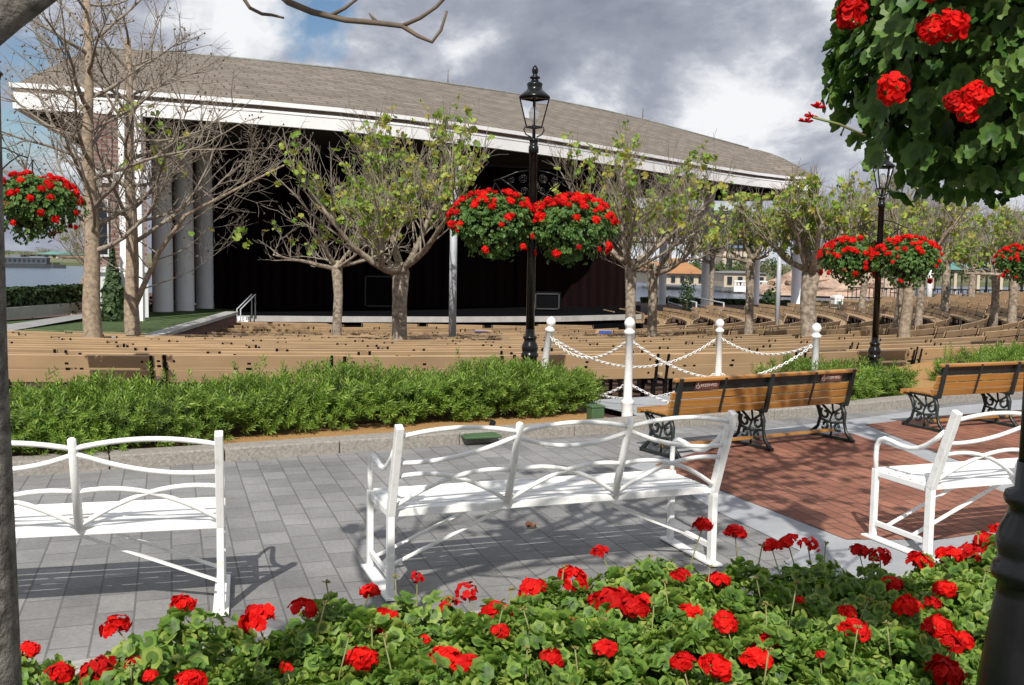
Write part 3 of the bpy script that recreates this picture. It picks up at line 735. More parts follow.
# ------------------------------------------------------------------ lamp posts and hanging baskets
Mt['lampglass']=None
m,nt_,b_=nodes('lantern_glass'); b_.inputs['Base Color'].default_value=(1,1,1,1); b_.inputs['Transmission Weight'].default_value=1; b_.inputs['Roughness'].default_value=.02; b_.inputs['IOR'].default_value=1.03; Mt['lampglass']=m
Mt['globe']=MAT('white_globe',(.8,.8,.78),(.76,.76,.74),5,.3)
ARMZ=2.66; AR=.45
def lamp_post():
    root=empty('lamp_post'); K_=Mt['black']
    b=MB(); b.lathe([(0,.17),(.05,.17),(.07,.145),(.12,.14),(.35,.118),(.58,.088),(.615,.084),(.625,.098),(.645,.103),(.665,.098),(.675,.086),(.70,.09),(.73,.096),(.765,.088),(.80,.070),(.825,.066),(.835,.078),(.85,.082),(.865,.078),(.875,.056),(.95,.052)],28); b.build('base',K_,root)
    b=MB(); b.lathe([(.95,.05),(2.2,.047),(2.95,.044),(2.955,.056),(2.99,.058),(3.03,.056),(3.035,.046),(3.08,.046),(3.09,.055),(3.11,.052),(3.12,.02),(3.22,.018)],16); b.build('pole',K_,root)
    b=MB()
    for sx_ in (-1,1):
        b.tube([(sx_*.04,0,ARMZ+.10),(sx_*.2,0,ARMZ+.07),(sx_*.36,0,ARMZ+.0),(sx_*AR,0,ARMZ-.03)],.009,6)
        def sp(cx,cz,r0,sg,ph,turns=2.2):
            b.tube([(sx_*(cx+sg*r0*(1-.8*i/16)*math.cos(ph+i*turns*6.28/16)),0,cz+r0*(1-.8*i/16)*math.sin(ph+i*turns*6.28/16)) for i in range(17)],.005,5)
        sp(.12,ARMZ+.0,.055,1,1.6); sp(.25,ARMZ-.02,.04,1,1.6,1.7); sp(.10,ARMZ-.14,.045,-1,0,1.6)
        b.tube([(sx_*.045,0,ARMZ-.28),(sx_*.12,0,ARMZ-.2),(sx_*.25,0,ARMZ-.08),(sx_*.36,0,ARMZ-.005)],.009,5)
    b.build('scroll_arm',K_,root)
    # lantern
    fr=MB(); n=4; z0,z1=3.24,3.56; r0,r1=.085,.165
    for k_ in range(n):
        a=2*math.pi*k_/n+R(90); a2=2*math.pi*(k_+1)/n+R(90)
        p0=V((r0*math.cos(a),r0*math.sin(a),z0)); p1=V((r1*math.cos(a),r1*math.sin(a),z1)); q0=V((r0*math.cos(a2),r0*math.sin(a2),z0)); q1=V((r1*math.cos(a2),r1*math.sin(a2),z1))
        fr.beam(p0,p1,.016,.016); fr.beam(p0,q0,.016,.02); fr.beam(p1,q1,.016,.02)
    for k_ in range(4):
        a=2*math.pi*k_/4+R(90); fr.tube([(.03*math.cos(a),.03*math.sin(a),3.13),(.09*math.cos(a),.09*math.sin(a),3.16),(.115*math.cos(a),.115*math.sin(a),3.21),(.10*math.cos(a),.10*math.sin(a),3.245)],.008,5)
    lt_=fr.build('lantern',K_,root)
    b=MB(); b.lathe([(3.565,.175),(3.58,.178),(3.60,.16),(3.64,.11),(3.66,.085),(3.70,.085),(3.72,.092),(3.735,.08),(3.75,.05),(3.775,.035),(3.785,.06),(3.80,.06),(3.81,.03),(3.83,.025),(3.85,.034),(3.88,.038),(3.905,.028),(3.93,.01)],20); b.build('lantern_roof',K_,lt_)
    b=MB()
    for k_ in range(n):
        a=2*math.pi*k_/n+R(90); a2=2*math.pi*(k_+1)/n+R(90)
        b.poly([(r*f*math.cos(t_),r*f*math.sin(t_),z) for r,z,t_,f in ((r0,z0,a,.99),(r0,z0,a2,.99),(r1,z1,a2,.99),(r1,z1,a,.99))])
    b.build('glass',Mt['lampglass'],lt_)
    b=MB(); b.lathe([(3.25,.02),(3.30,.02),(3.31,.035),(3.34,.052),(3.39,.058),(3.43,.05),(3.46,.03),(3.47,.008)],14); b.build('globe',Mt['globe'],lt_)
    return root
lamp0=lamp_post()
lamps=[('c',XY(530,11.5),-.04,0,'tall black lamp post with lantern rising from the hedge in the middle'),
       ('r',XY(876,15.5),-.36,R(-48),'black lamp post with hanging baskets rising behind the right hedge'),
       ('f',V((1.43,2.67,0)),.245,R(30),'very near black lamp post at right edge, only its ringed base and shaft visible'),
       ('l',XY(-9,11.6),.14,0,'black lamp post hidden by the tree trunk at the left edge, carrying a flower basket'),
       ('e',XY(1046,20),-.30,0,'black lamp post just beyond the right edge, carrying a small flower basket')]
def basket_mesh(seed,n,lr,rx=.50,top=.34,bot=.40):
    random.seed(seed); b=MB()
    for i in range(n):
        d=rvec(); 
        if d.z<-.35 and random.random()<.5: d.z=abs(d.z)
        k_=U(.80,1.03) if random.random()<.75 else U(.5,.8)
        lump=1+.15*math.sin(d.x*5+seed)*math.cos(d.y*6+d.z*4)
        if n>2500: d=d/((abs(d.x)**3.4+abs(d.y)**3.4+abs(d.z)**3.4)**(1/3.4))
        c=V((d.x*rx,d.y*rx,d.z*(top if d.z>0 else bot)))*k_*lump
        if d.z<-.3: q_=.12 if n>2500 else .25; c.x*=1+q_*d.z; c.y*=1+q_*d.z
        nn=V((d.x,d.y,d.z*.7+.45))+rvec()*.5; leaf_fan(b,c,nn,V((0,0,1))+rvec()*.4,U(*lr),n=21 if n>2500 else 11,ruffle=.11 if n>2500 else .18,cup=.2)
    return b.mesh('foliage',[Mt['basketleaf'],Mt['basketzone']])
BM=[basket_mesh(71,2000,(.018,.034)),basket_mesh(72,2000,(.018,.034)),basket_mesh(73,2000,(.018,.034))]
BIG=basket_mesh(77,3600,(.02,.041),.36,.33,.335)
Mt['liner']=MAT('dark_liner',(.012,.013,.008),(.008,.008,.006),10,.95)
Mt['wire']=Mt['black']
def basket(p,arm_z,label,mesh,nh=52,explicit=None,facing=V((0,-1,0)),seed=1,hr=(.030,.052)):
    random.seed(seed)
    root=empty('hanging_basket',p,0,label,'hanging basket','hanging baskets of red geraniums')
    f=link('foliage',mesh,root); f.rotation_euler=(0,0,U(0,6.28) if not explicit else 0)
    b=MB(); b.lathe([(-.26,.06),(-.2,.2),(-.05,.28),(.06,.3),(.1,.24)],14); b.build('basket_bowl',Mt['liner'],root)
    b=MB(); dz=arm_z-p.z
    for k_ in range(3):
        a=k_*2.094; b.tube([(.27*math.cos(a),.27*math.sin(a),.05),(0,0,dz-.02)],.005,4)
    b.build('hanging_chain',Mt['wire'],root)
    if explicit:
        for q,r_ in explicit:
            h=link('flower_head',random.choice(HEADS[:4]),root); h.location=q-p; d=(q-p).normalized(); h.scale=(r_/.066,)*3
            h.rotation_euler=(d+V((0,-.5,.1))).to_track_quat('Z','Y').to_euler()
    for i in range(nh):
        while True:
            d=rvec()
            if d.z>-.72 and random.random()<(.95 if d.z>.2 else .16): break
        c=V((d.x*.525,d.y*.525,d.z*(.39 if d.z>0 else .42)))*(.78 if explicit else 1); r_=U(*hr)
        h=link('flower_head',random.choice(HEADS[:5]),root); h.location=c; h.scale=(r_/.066,)*3
        h.rotation_euler=(d+V((0,0,.5))).to_track_quat('Z','Y').to_euler()
    return root
for i,(nm,p,bz_,rz,lab) in enumerate(lamps):
    o=lamp0 if i==0 else copy_tree(lamp0)
    place(o,(p.x,p.y,bz_),rz,lab,'lamp post','black lantern lamp posts')
    ends=[]
    for sx_ in (-1,1): ends.append(V((p.x+sx_*AR*math.cos(rz),p.y+sx_*AR*math.sin(rz),bz_+2.12)))
    az_=bz_+ARMZ-.03
    if nm=='c':
        basket(ends[0]+V((.02,-.06,.02)),az_,'red geranium basket hanging on the left side of the middle lamp post',BM[0],98,seed=3)
        basket(ends[1]+V((-.01,-.02,-.02)),az_,'red geranium basket hanging on the right side of the middle lamp post',BM[1],98,seed=4)
    elif nm=='r':
        basket(ends[0],az_,'red geranium basket on the left arm of the lamp post behind the right hedge',BM[2],95,seed=5)
        basket(ends[1],az_,'red geranium basket on the right arm of the lamp post behind the right hedge',BM[0],95,seed=6)
    elif nm=='f':
        c=D(1014,46,2.45); 
        ex=[(D(x,y,Y),wp*Y/1000/2) for x,y,wp,Y in ((933,30,29,2.12),(952,25,31,2.10),(893,88,32,2.22),(955,102,21,2.09),(976,95,27,2.07),(966,110,23,2.08),(852,13,33,2.36),(930,-5,16,2.08),(1000,-22,34,2.02))]
        big=basket(c,az_,'huge near basket of red geraniums filling the upper right corner',BIG,14,ex,seed=8,hr=(.04,.055))
        for h in [k_ for k_ in big.children if k_.name.startswith('flower_head')][len(ex):]:
            if h.location.z<.25 and h.location.y<.1: bpy.data.objects.remove(h)
        b=MB(); q=D(866,136,2.33)-c; e=D(812,117,2.28)-c; e2=D(806,122,2.28)-c
        b.tube([q,q.lerp(e,.5)+V((0,0,.005)),e],.003,4); b.build('stem',Mt['stem'],big)
        b=MB()
        for t_ in (e,e2,e+V((.01,0,.02))): bud_at(b,t_,8,.012)
        b.build('bud',Mt['petal'],big)
    elif nm=='l': basket(D(34,207,11.6),az_,'red geranium basket beside the tree trunk at the left edge',BM[1],98,seed=9)
    else: basket(D(1022,264,20),az_,'small distant basket of red geraniums cut by the right edge',BM[2],95,seed=10)
# ------------------------------------------------------------------ white posts and chains
def rope_post():
    root=empty('rope_post'); b=MB()
    b.lathe([(0,.066),(.02,.066),(.03,.06),(.22,.06),(.235,.068),(.26,.068),(.27,.05),(.29,.046),(.96,.040),(.965,.055),(.985,.058),(1.0,.055),(1.005,.04),(1.02,.034)],20); b.build('shaft',Mt['white'],root)
    b=MB(); b.lathe([(1.015,.022),(1.03,.03),(1.045,.047),(1.07,.056),(1.095,.054),(1.12,.040),(1.135,.02),(1.142,.006)],20); b.build('finial',Mt['white'],root); return root
pp_=[('p1',XY(549,11.7),'white ball topped post leaning slightly beside the middle lamp post'),('p2',P(627,423,.0),'white ball topped post nearest the viewer, standing whole in the paved gap'),('p3',XY(720,13.2),'white ball topped post behind the wooden bench, between two other white posts'),('p4',XY(817,11.9),'white ball topped post at the right end of the chains, near the right lamp post')]
rp0=rope_post(); posts={}
for i,(k_,p,lab) in enumerate(pp_):
    o=rp0 if i==0 else copy_tree(rp0); z=zt(p.x,p.y) if k_!='p2' else .075
    top_=D(512,{'p1':315.0,'p2':315,'p3':315,'p4':317.5}[k_],p.y).z; z=top_-1.142
    place(o,(p.x,p.y,z),U(0,3),lab,'post','white posts of the chained enclosure')
    if k_=='p1': o.rotation_euler=(0,R(7.5),0); o.location.x-=.12
    posts[k_]=V((p.x,p.y,z))
posts['p1'].x-=.0
def link_mesh():
    b=MB(); pts=[]
    A,Bq,r=.028,.014,.0055
    for k_ in range(9):
        a=6.2832*k_/8; pts.append((A*math.cos(a),Bq*math.sin(a),0))
    b.tube(pts,r,4,False); return b
LK=link_mesh()
def chain(a,c,h,sag,label):
    p0=posts[a]+V((0,0,h)); p1=posts[c]+V((0,0,h)); d=(p1-p0); 
    e=V((d.x,d.y,0)).normalized(); p0=p0+e*.05; p1=p1-e*.05
    fine=[p0.lerp(p1,t/200)-V((0,0,sag*4*(t/200)*(1-t/200))) for t in range(201)]
    b=MB(); acc=0; nxt=0; kk=0; root=V(p0)
    for i in range(200):
        seg=(fine[i+1]-fine[i]); acc+=seg.length
        if acc>=nxt:
            nxt+=.043; kk+=1; x=seg.normalized(); y=x.cross(V((0,0,1))).normalized(); z=y.cross(x)
            rot=M4((x,y,z)).transposed().to_4x4() @ M4.Rotation(R(45 if kk%2 else -45),4,'X'); b.add(LK,M4.Translation(fine[i]-root)@rot)
    o=b.build('chain',Mt['white']); o.location=root; tag(o,label,'chain','white chains between the posts')
nmn={'p1':'the leaning post','p2':'the nearest post','p3':'the middle rear post','p4':'the rightmost post'}
for a,c,s1,s2 in (('p1','p2',.20,.22),('p1','p3',.36,.40),('p2','p4',.40,.42),('p3','p4',.16,.18)):
    chain(a,c,.88,s1,'white plastic chain, upper one, sagging from %s to %s'%(nmn[a],nmn[c]))
    chain(a,c,.42,s2*.75,'white plastic chain, lower one, hanging from %s to %s'%(nmn[a],nmn[c]))
# green utility box by the hedge end and two cover plates
Mt['utilgreen']=MAT('green_utility_paint',(.06,.12,.05),(.05,.10,.04),5,.6)
p=P(597,424,.07); r_=empty('utility_box',(p.x+.0,p.y+.22,.04),R(20),'small green utility box at the right end of the hedge','utility box')
b=MB(); b.box((0,0,.085),(.14,.14,.17)); b.build('body',Mt['utilgreen'],r_,.008); b=MB(); b.box((0,0,.18),(.155,.155,.024)); b.build('lid',Mt['utilgreen'],r_,.008)
p=P(480,437,.07); r_=empty('irrigation_cover',(p.x,p.y,.072),R(20),'flat green irrigation cover lying in the wood chip mulch','cover')
b=MB(); b.box((0,0,.012),(.36,.22,.024)); b.build('rim',Mt['utilgreen'],r_,.008); b=MB(); b.box((0,0,.027),(.30,.17,.008)); b.build('lid',Mt['utilgreen'],r_,.003)
p=P(492,434,.07); r_=empty('ground_spotlight',(p.x,p.y,.07),R(200),'small black spotlight in the mulch before the hedge','spotlight')
b=MB(); b.tube([(0,0,0),(0,0,.09)],.012,8); b.build('stake',Mt['black'],r_); b=MB(); b.tube([(0,-.05,.08),(0,-.02,.09),(0,.02,.11)],[.015,.022,.03],12); b.build('lamp_head',Mt['black'],r_)
b=MB(); p=P(528,530,.0); Mt['deadleaf']=MAT('dead_leaf',(.22,.08,.03),(.12,.05,.02),20,.8)
for q in ((0,0),(.03,.012)): leaf_fan(b,V((q[0],q[1],.02)),V((.3,-.2,1)),V((1,0,0)),.024,7,.5,.5)
o=b.build('fallen_leaf',[Mt['deadleaf']]*2); o.location=(p.x,p.y,.008); tag(o,'dry brown leaf on the grey pavers behind the middle white bench','leaf')
# ------------------------------------------------------------------ hedges
Mt['podo']=LEAF('podocarpus_leaf',[(.055,.11,.016),(.105,.185,.026),(.17,.26,.042),(.27,.345,.07)],.5,.25,spec=.3,patch=2.2)
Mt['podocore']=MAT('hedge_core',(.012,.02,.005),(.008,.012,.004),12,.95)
Mt['twig']=MAT('twig_bark',(.16,.12,.085),(.10,.075,.055),20,.9)
def sprig(seed,L=.14,n=21):
    random.seed(seed); b=MB()
    for i in range(n):
        f=.15+.85*i/n; z=L*f; a=i*2.4; tilt=.9-.6*f
        d=V((math.cos(a)*math.sin(tilt+.35),math.sin(a)*math.sin(tilt+.35),math.cos(tilt+.35))); l=U(.042,.066); w_=.0055; s_=d.cross(V((0,0,1)))
        if s_.length<.01: s_=V((1,0,0))
        s_.normalize(); p=V((0,0,z)); q=p+d*l
        bb=len(b.v); m_=p+d*l*.5; b.v += [tuple(p),tuple(m_+s_*w_),tuple(q),tuple(m_-s_*w_)]; b.face((bb,bb+1,bb+2,bb+3))
    return b
SP=[sprig(k) for k in range(6)]
def hedge(front,depth,H,z0,label,dens=330,name='hedge',tall=.02,cat='hedge'):
    random.seed(len(front)*7+int(H*100)); fr=strip_pts(front,.25); bk2=offs(fr,depth)
    root=empty(name,(fr[0][0],fr[0][1],z0),0,label,cat); rl=root.location
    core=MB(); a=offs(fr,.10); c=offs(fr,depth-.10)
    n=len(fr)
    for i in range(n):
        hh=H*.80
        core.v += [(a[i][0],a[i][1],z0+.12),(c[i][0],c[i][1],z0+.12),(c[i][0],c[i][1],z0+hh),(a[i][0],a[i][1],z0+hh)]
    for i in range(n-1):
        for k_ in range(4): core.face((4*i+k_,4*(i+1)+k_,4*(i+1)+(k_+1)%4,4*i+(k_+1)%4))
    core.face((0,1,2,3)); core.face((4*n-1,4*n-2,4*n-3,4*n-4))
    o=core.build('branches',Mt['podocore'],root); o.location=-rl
    lv=MB()
    def putsprig(p,d):
        q=V((0,0,1)).rotation_difference(d.normalized()).to_matrix().to_4x4(); s_=U(.75,1.25)
        lv.add(random.choice(SP),M4.Translation(p)@q@M4.Rotation(U(0,6.28),4,'Z')@M4.Scale(s_,4))
    L=sum(math.dist(fr[i],fr[i+1]) for i in range(n-1))
    def pt(u,v):
        x=u*(n-1); i=min(int(x),n-2); f=x-i; ax=fr[i][0]+(fr[i+1][0]-fr[i][0])*f; ay=fr[i][1]+(fr[i+1][1]-fr[i][1])*f; bx=bk2[i][0]+(bk2[i+1][0]-bk2[i][0])*f; by=bk2[i][1]+(bk2[i+1][1]-bk2[i][1])*f
        return V((ax+(bx-ax)*v,ay+(by-ay)*v,0)), V((bx-ax,by-ay,0)).normalized()
    def lum(u,v): return .055*math.sin(u*L*3.1+1)+.04*math.sin(u*L*7.3+v*5)+.03*math.sin(v*9+u*L*2)
    for i in range(int(L*depth*dens)):               # top
        u,v=U(0,1),U(0,1); p,nb_=pt(u,v); e=min(1,min(v,1-v)*6,min(u,1-u)*L*4)
        z=z0+H-.10+lum(u,v)*1.0-.16*(1-e)**2+U(-.08,.03)+(U(.05,.2) if random.random()<tall else 0); p.z=z; putsprig(p,V((0,0,1))+rvec()*.55)
    for i in range(int(L*H*dens*1.15)):               # front face
        u=U(0,1); t=U(.08,1); p,nb_=pt(u,U(-.02,.10)); p.z=z0+t*(H-.08); p+= nb_*(-lum(u,t)*.9); putsprig(p,-nb_*.9+V((0,0,.75))+rvec()*.6)
    for uu,sg in ((0,-1),(1,1)):
        for i in range(int(depth*H*dens*1.15)):
            v=U(0,1); p,nb_=pt(uu,v); al=V((nb_.y,-nb_.x,0))*sg; p+=al*(.10*(1-(2*v-1)**2)+U(-.06,.04)); p.z=z0+U(.08,1)*(H-.1); putsprig(p,al*.8+V((0,0,.8))+rvec()*.6)
    o=lv.build('foliage',Mt['podo'],root); o.location=-rl
    return root
hfront=[]
for i,p in enumerate(kf):
    if -9<=p[0]<=1.45:
        hfront.append(p)
def voff(poly,fn):
    out=[]
    for i,p in enumerate(poly):
        a=poly[max(0,i-1)]; b=poly[min(len(poly)-1,i+1)]; t=V((b[0]-a[0],b[1]-a[1],0)).normalized(); n=V((-t.y,t.x,0)); d=fn(p); out.append((p[0]+n.x*d,p[1]+n.y*d))
    return out
h1=voff(hfront,lambda p:.25+.55*sst(-3.6,-1.2,p[0]))
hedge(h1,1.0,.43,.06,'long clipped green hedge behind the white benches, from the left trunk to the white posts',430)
h2=voff([p for p in kf if 3.7<=p[0]<=5.35],lambda p:.34)
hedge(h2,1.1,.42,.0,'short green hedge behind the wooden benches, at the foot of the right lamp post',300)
h3=voff([p for p in kf if 7.0<=p[0]<=10.5],lambda p:.30)
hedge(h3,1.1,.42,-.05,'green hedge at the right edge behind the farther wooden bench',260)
# ------------------------------------------------------------------ theatre seating: arcs of tan benches
BL=2.34
def seat_parts():
    d={}
    b=MB(); T=Mt['tan']
    for z,y in ((.80,-.085),(.59,-.03)): b.box((0,y,z-.09),(BL,.035,.175),M4.Rotation(math.atan(.25),3,'X'))
    d['back']=b
    b=MB()
    for i in range(3): b.box((0,.08+i*.15,.43),(BL,.135,.035))
    b.box((0,.47,.40),(BL,.03,.09)); d['seat']=b
    fr=[]
    for x in (-BL/2+.05,0,BL/2-.05):
        b=MB(); b.beam((x,.03,.35),(x,-.085,.70),.05,.035,(0,1,0)); b.beam((x,0,.02),(x,.0,.4),.05,.05,(0,1,0)); b.beam((x,.42,0),(x,.42,.40),.05,.05,(0,1,0)); b.beam((x,-.04,.39),(x,.48,.395),.05,.05); b.beam((x,-.08,.02),(x,.48,.02),.06,.04)
        if x: b.beam((x*1.012,-.045,.42),(x*1.012,-.122,.80),.045,.012,(0,1,0))
        fr.append(b)
    d['frame']=fr
    b=MB(); b.box((0,0,0),(.03,.02,.03),M4.Rotation(math.atan(.25),3,'X'))
    d['bolt']=b
    return d
BOLTS=[(x,y-.012,z) for x in (-BL/2+.16,BL/2-.16) for z,y in ((.715,-.087),(.505,-.032))]
sp_d=seat_parts()
me_back=sp_d['back'].mesh('back',Mt['tan']); me_seat=sp_d['seat'].mesh('seat',Mt['tan']); me_fr=[b.mesh('iron_frame',Mt['black']) for b in sp_d['frame']]; me_bolt=sp_d['bolt'].mesh('bolt_plate',Mt['black'])
def full_bench():
    r_=empty('theatre_bench'); link('back',me_back,r_); link('seat',me_seat,r_); [link('bolt_plate',me_bolt,r_,loc=q) for q in BOLTS]
    for m_ in me_fr: link('iron_frame',m_,r_)
    return r_
fb=full_bench()
al=MB(); al.mi=0; al.add(sp_d['back']); al.add(sp_d['seat']); al.mi=1
for b in sp_d['frame']: al.add(b)
me_far=al.mesh('theatre_bench',[Mt['tan'],Mt['black']])
random.seed(21); used=False; cnt=0
rowi=0; Rw=38.4
trees_xy=[]
def side_of(px): return 'left of the middle lamp post' if px<529 else ('between the two lamp posts' if px<876 else 'right of the right lamp post')
while Rw>12:
    step=BL+.10; na=int(Rw*R(300)/step)
    for i in range(na):
        s_=(i-na/2)*step
        # two radial aisles
        ph=s_/Rw+(.0 if rowi%2 else .012)
        x=CX+Rw*math.sin(ph); y=CY-Rw*math.cos(ph)
        if y<8 or math.degrees(ph)>104 or math.degrees(ph)<-60: continue
        pxx=512+x/y*1000
        if pxx<-60 or pxx>1100 or y>60: continue
        if abs(math.degrees(ph)-38)<2.2 or abs(math.degrees(ph)+26)<1.6 or abs(math.degrees(ph)-66)<2: continue
        if y>66 or y>39.5 and pxx<(640 if y<53 else 590): continue
        if pxx<200 and y>31: continue
        z=zt(x,y)
        kinds='near' if rowi<2 else ('middle' if rowi<8 else 'far')
        lab={'near':'tan plank bench in the rows just behind the hedges, ','middle':'tan plank bench in the middle rows, ','far':'tan plank bench in the distant rows, '}[kinds]+side_of(pxx)
        if y<24:
            o=fb if not used else copy_tree(fb); used=True
        else: o=link('theatre_bench',me_far)
        place(o,(x,y,z+U(-.012,.012)+(.04 if rowi<1 else .0)),ph+U(-.012,.012),lab,'bench','tan benches facing the stage'); cnt+=1
    Rw-=1.34; rowi+=1
print('theatre benches',cnt)
# benches along the front of the stage, and the green planting strips there
Mt['blue']=MAT('blue_panel',(.02,.09,.45),(.015,.07,.36),5,.5)
bl=[(240,336,41.5),(300,336,41.5),(390,337,42),(455,337,42),(520,336.5,42),(565,336,43)]
for i,(px,py,Y) in enumerate(bl):
    p=XY(px,Y-1.6); o=link('theatre_bench',me_far); place(o,(p.x,p.y,zt(p.x,p.y)),-.05,'tan bench in the frontmost row under the stage edge','bench','tan benches facing the stage')
for i,px in enumerate((421,480,607,655)):
    p=D(px,333.5,38.2); b=MB(); b.box((p.x,p.y,p.z),(.62,.05,.20)); r_=empty('blue_sign',(p.x,p.y,p.z),0,'small blue panel on a distant bench back, %s'%('leftmost of four','second from left of four','third from left of four','rightmost of four')[i],'sign')
    o=b.build('panel',Mt['blue'],r_); o.location=-r_.location; b=MB(); b.box((p.x,p.y+.03,p.z-.3),(.9,.03,.9)); b.build('backing',Mt['tan'],r_).location=-r_.location
# ------------------------------------------------------------------ trees
Mt['bark']=MAT('plane_bark',(.36,.30,.23),(.15,.115,.085),9,.9,.7,.012,30,lo=.38,hi=.62)
Mt['barktan']=MAT('tan_bark',(.38,.30,.21),(.19,.14,.10),11,.9,.7,.012,26)
Mt['twigc']=MAT('bare_twig',(.29,.245,.195),(.19,.16,.125),8,.9)
Mt['barkgrey']=MAT('grey_bark',(.20,.18,.155),(.085,.075,.065),26,.95,1,.02,40,lo=.38,hi=.6)
Mt['planeleaf']=LEAF('plane_leaf',[(.12,.21,.03),(.19,.31,.045),(.27,.39,.07),(.36,.42,.08),(.36,.30,.06),(.16,.27,.035)],.5,.35)
def wander(p,d,L,n,bend,up=0.0):
    pts=[V(p)]; d=V(d).normalized()
    for i in range(n):
        d=(d+rvec()*bend+V((0,0,up))).normalized(); pts.append(pts[-1]+d*(L/n))
    return pts,d
def along_pts(pts,f):
    x=f*(len(pts)-1); i=min(int(x),len(pts)-2); return pts[i].lerp(pts[i+1],x-i),(pts[i+1]-pts[i]).normalized()
def leafquad(mb,c,r):
    nn=(rvec()+V((0,-.3,.6))).normalized(); leaf_fan(mb,c,nn,rvec(),r,6,.2,.25)
def plane_tree(p,trw,fork,crown_r,crown_top,seed,leafy,label,bark='bark',limbs=6,lean=0,leafr=(.05,.105),dens=1.0,group='plane trees among the seats',low=0):
    random.seed(seed); root=empty('plane_tree',p,0,label,'tree',group)
    tk=MB(); cr=MB(); lf=MB()
    r0=trw/2; top=V((lean,0,fork))
    pts=[V((0,0,-.4)),V((0,0,.0)),V((lean*.25+U(-.04,.04),U(-.04,.04),fork*.35)),V((lean*.6+U(-.05,.05),U(-.04,.04),fork*.7)),top,top+V((0,0,.25))]
    tk.tube(pts,[r0*1.35,r0*1.2,r0*.95,r0*.92,r0*1.08,r0*.6],12)
    H=crown_top-fork
    for i in range(limbs):
        a=6.283*i/limbs+U(-.35,.35); e=U(.02,.5) if i%4 else U(.8,1.2)
        d=V((math.cos(a)*math.cos(e),math.sin(a)*math.cos(e),math.sin(e))); L=crown_r*U(.85,1.1)
        lp,_=wander(top+V((0,0,U(-.12,.1))),d,L,7,.17,.05); rr=r0*U(.38,.55)
        tk.tube(lp,[rr*(1-.1*k_) for k_ in range(8)],7)
        ns=int(11*dens)
        for j in range(ns):
            f=.22+.78*(j+U(0,1))/ns; q,t=along_pts(lp,f)
            d2=(t*.5+rvec()*.75+V((0,0,.75-low))).normalized(); hleft=max(.35,(crown_top-q.z)); L2=min(hleft,U(.5,1.0)*H*.62)
            sp1,_=wander(q,d2,L2,4,.22,.08); r2=rr*U(.22,.34); cr.tube(sp1,[r2,r2*.85,r2*.7,r2*.5,r2*.3],4,False)
            for k_ in range(int(6*dens)):
                q2,t2=along_pts(sp1,U(.25,1)); d3=(t2*.7+rvec()*.7+V((0,0,.55-low*.6))).normalized(); L3=U(.35,.9)*H*.34
                tw,_=wander(q2,d3,L3,3,.22,.05); r3=max(.007,r2*.38); cr.tube(tw,[r3,r3*.8,r3*.65,r3*.5],3,False)
                for m_ in range(2):
                    q4,t4=along_pts(tw,U(.4,1)); tw2,_=wander(q4,(t4+rvec()*.9+V((0,0,.3))).normalized(),L3*.55,2,.2); cr.tube(tw2,[r3*.55,r3*.5,r3*.4],3,False)
                if random.random()<leafy:
                    for m_ in range(random.randint(3,7)):
                        q3,_=along_pts(tw,U(.15,1)); leafquad(lf,q3+rvec()*.10,U(*leafr))
    t=tk.build('trunk',Mt[bark],root); cr.build('branches',Mt['twigc'],root)
    if lf.v: lf.build('foliage',Mt['planeleaf'],root)
    return root
def T(px,pybase,Y,wpx,pyfork,halfpx,pytop,seed,leafy,label,**k):
    p=At(px,Y); q=lambda py:D(px,py,Y).z-p.z
    return plane_tree(p,wpx*Y/1000,q(pyfork),halfpx*Y/1000,q(pytop),seed,leafy,label,**k)
T(336,335,32,10,268,62,205,101,.03,'thin pale tree with small bare crown before the dark stage',limbs=6,dens=.8,low=.35)
T(400,345,25.5,16,272,130,128,102,.48,'leafy pollarded tree with thick pale trunk before the stage, left of the middle lamp post',limbs=8,dens=1.15)
T(629,335,27,11,268,98,152,103,.26,'spreading half bare tree just right of the middle lamp post, left of its thinner twin',limbs=7,dens=1.1)
T(651,335,29,10,272,72,180,104,.05,'bare pale tree with bent trunk right behind its half leafy twin',limbs=6,dens=1.1)
T(748,328,31,9,262,48,190,105,.4,'slim leafy yellow green tree between the white posts and right columns',limbs=6)
T(809,335,27,17,272,72,185,106,.4,'leafy tree with the thickest pale trunk beside the right lamp post',limbs=8,dens=1.15,bark='bark')
T(898,325,33,8,275,55,190,107,.25,'thin half bare tree right of the right lamp post, leftmost of a close group',limbs=6)
T(906,335,29,12,270,75,182,108,.2,'thick tan trunked tree with wide bare crown right of the right lamp post',limbs=7,bark='barktan')
T(919,320,37,8,275,55,200,109,.25,'thin pale tree behind the tan trunked tree near the right lamp post',limbs=6)
T(943,305,46,8,262,45,205,110,.4,'small yellow green tree over the distant pier roof',limbs=6)
T(993,310,42,8,272,50,212,111,.3,'white trunked tree left of the small right edge basket',limbs=6)
T(1012,315,38,9,275,50,215,112,.3,'pale tree at the right edge below the small flower basket',limbs=6)
T(862,300,50,7,268,42,205,113,.35,'distant leafy tree just left of the right lamp post shaft',limbs=6)
T(970,297,56,7,262,48,210,114,.15,'distant bare tree among the far right seats',limbs=6)
T(1050,310,40,9,262,60,195,115,.3,'bare branched tree reaching in from the right edge',limbs=6)
T(710,298,72,5,262,26,235,116,.25,'small dark distant tree by the lake between two columns',limbs=5)
T(70,316,47,5,268,42,215,117,.1,'small crooked tree by the lakeside hedge at far left',limbs=5,lean=.9)
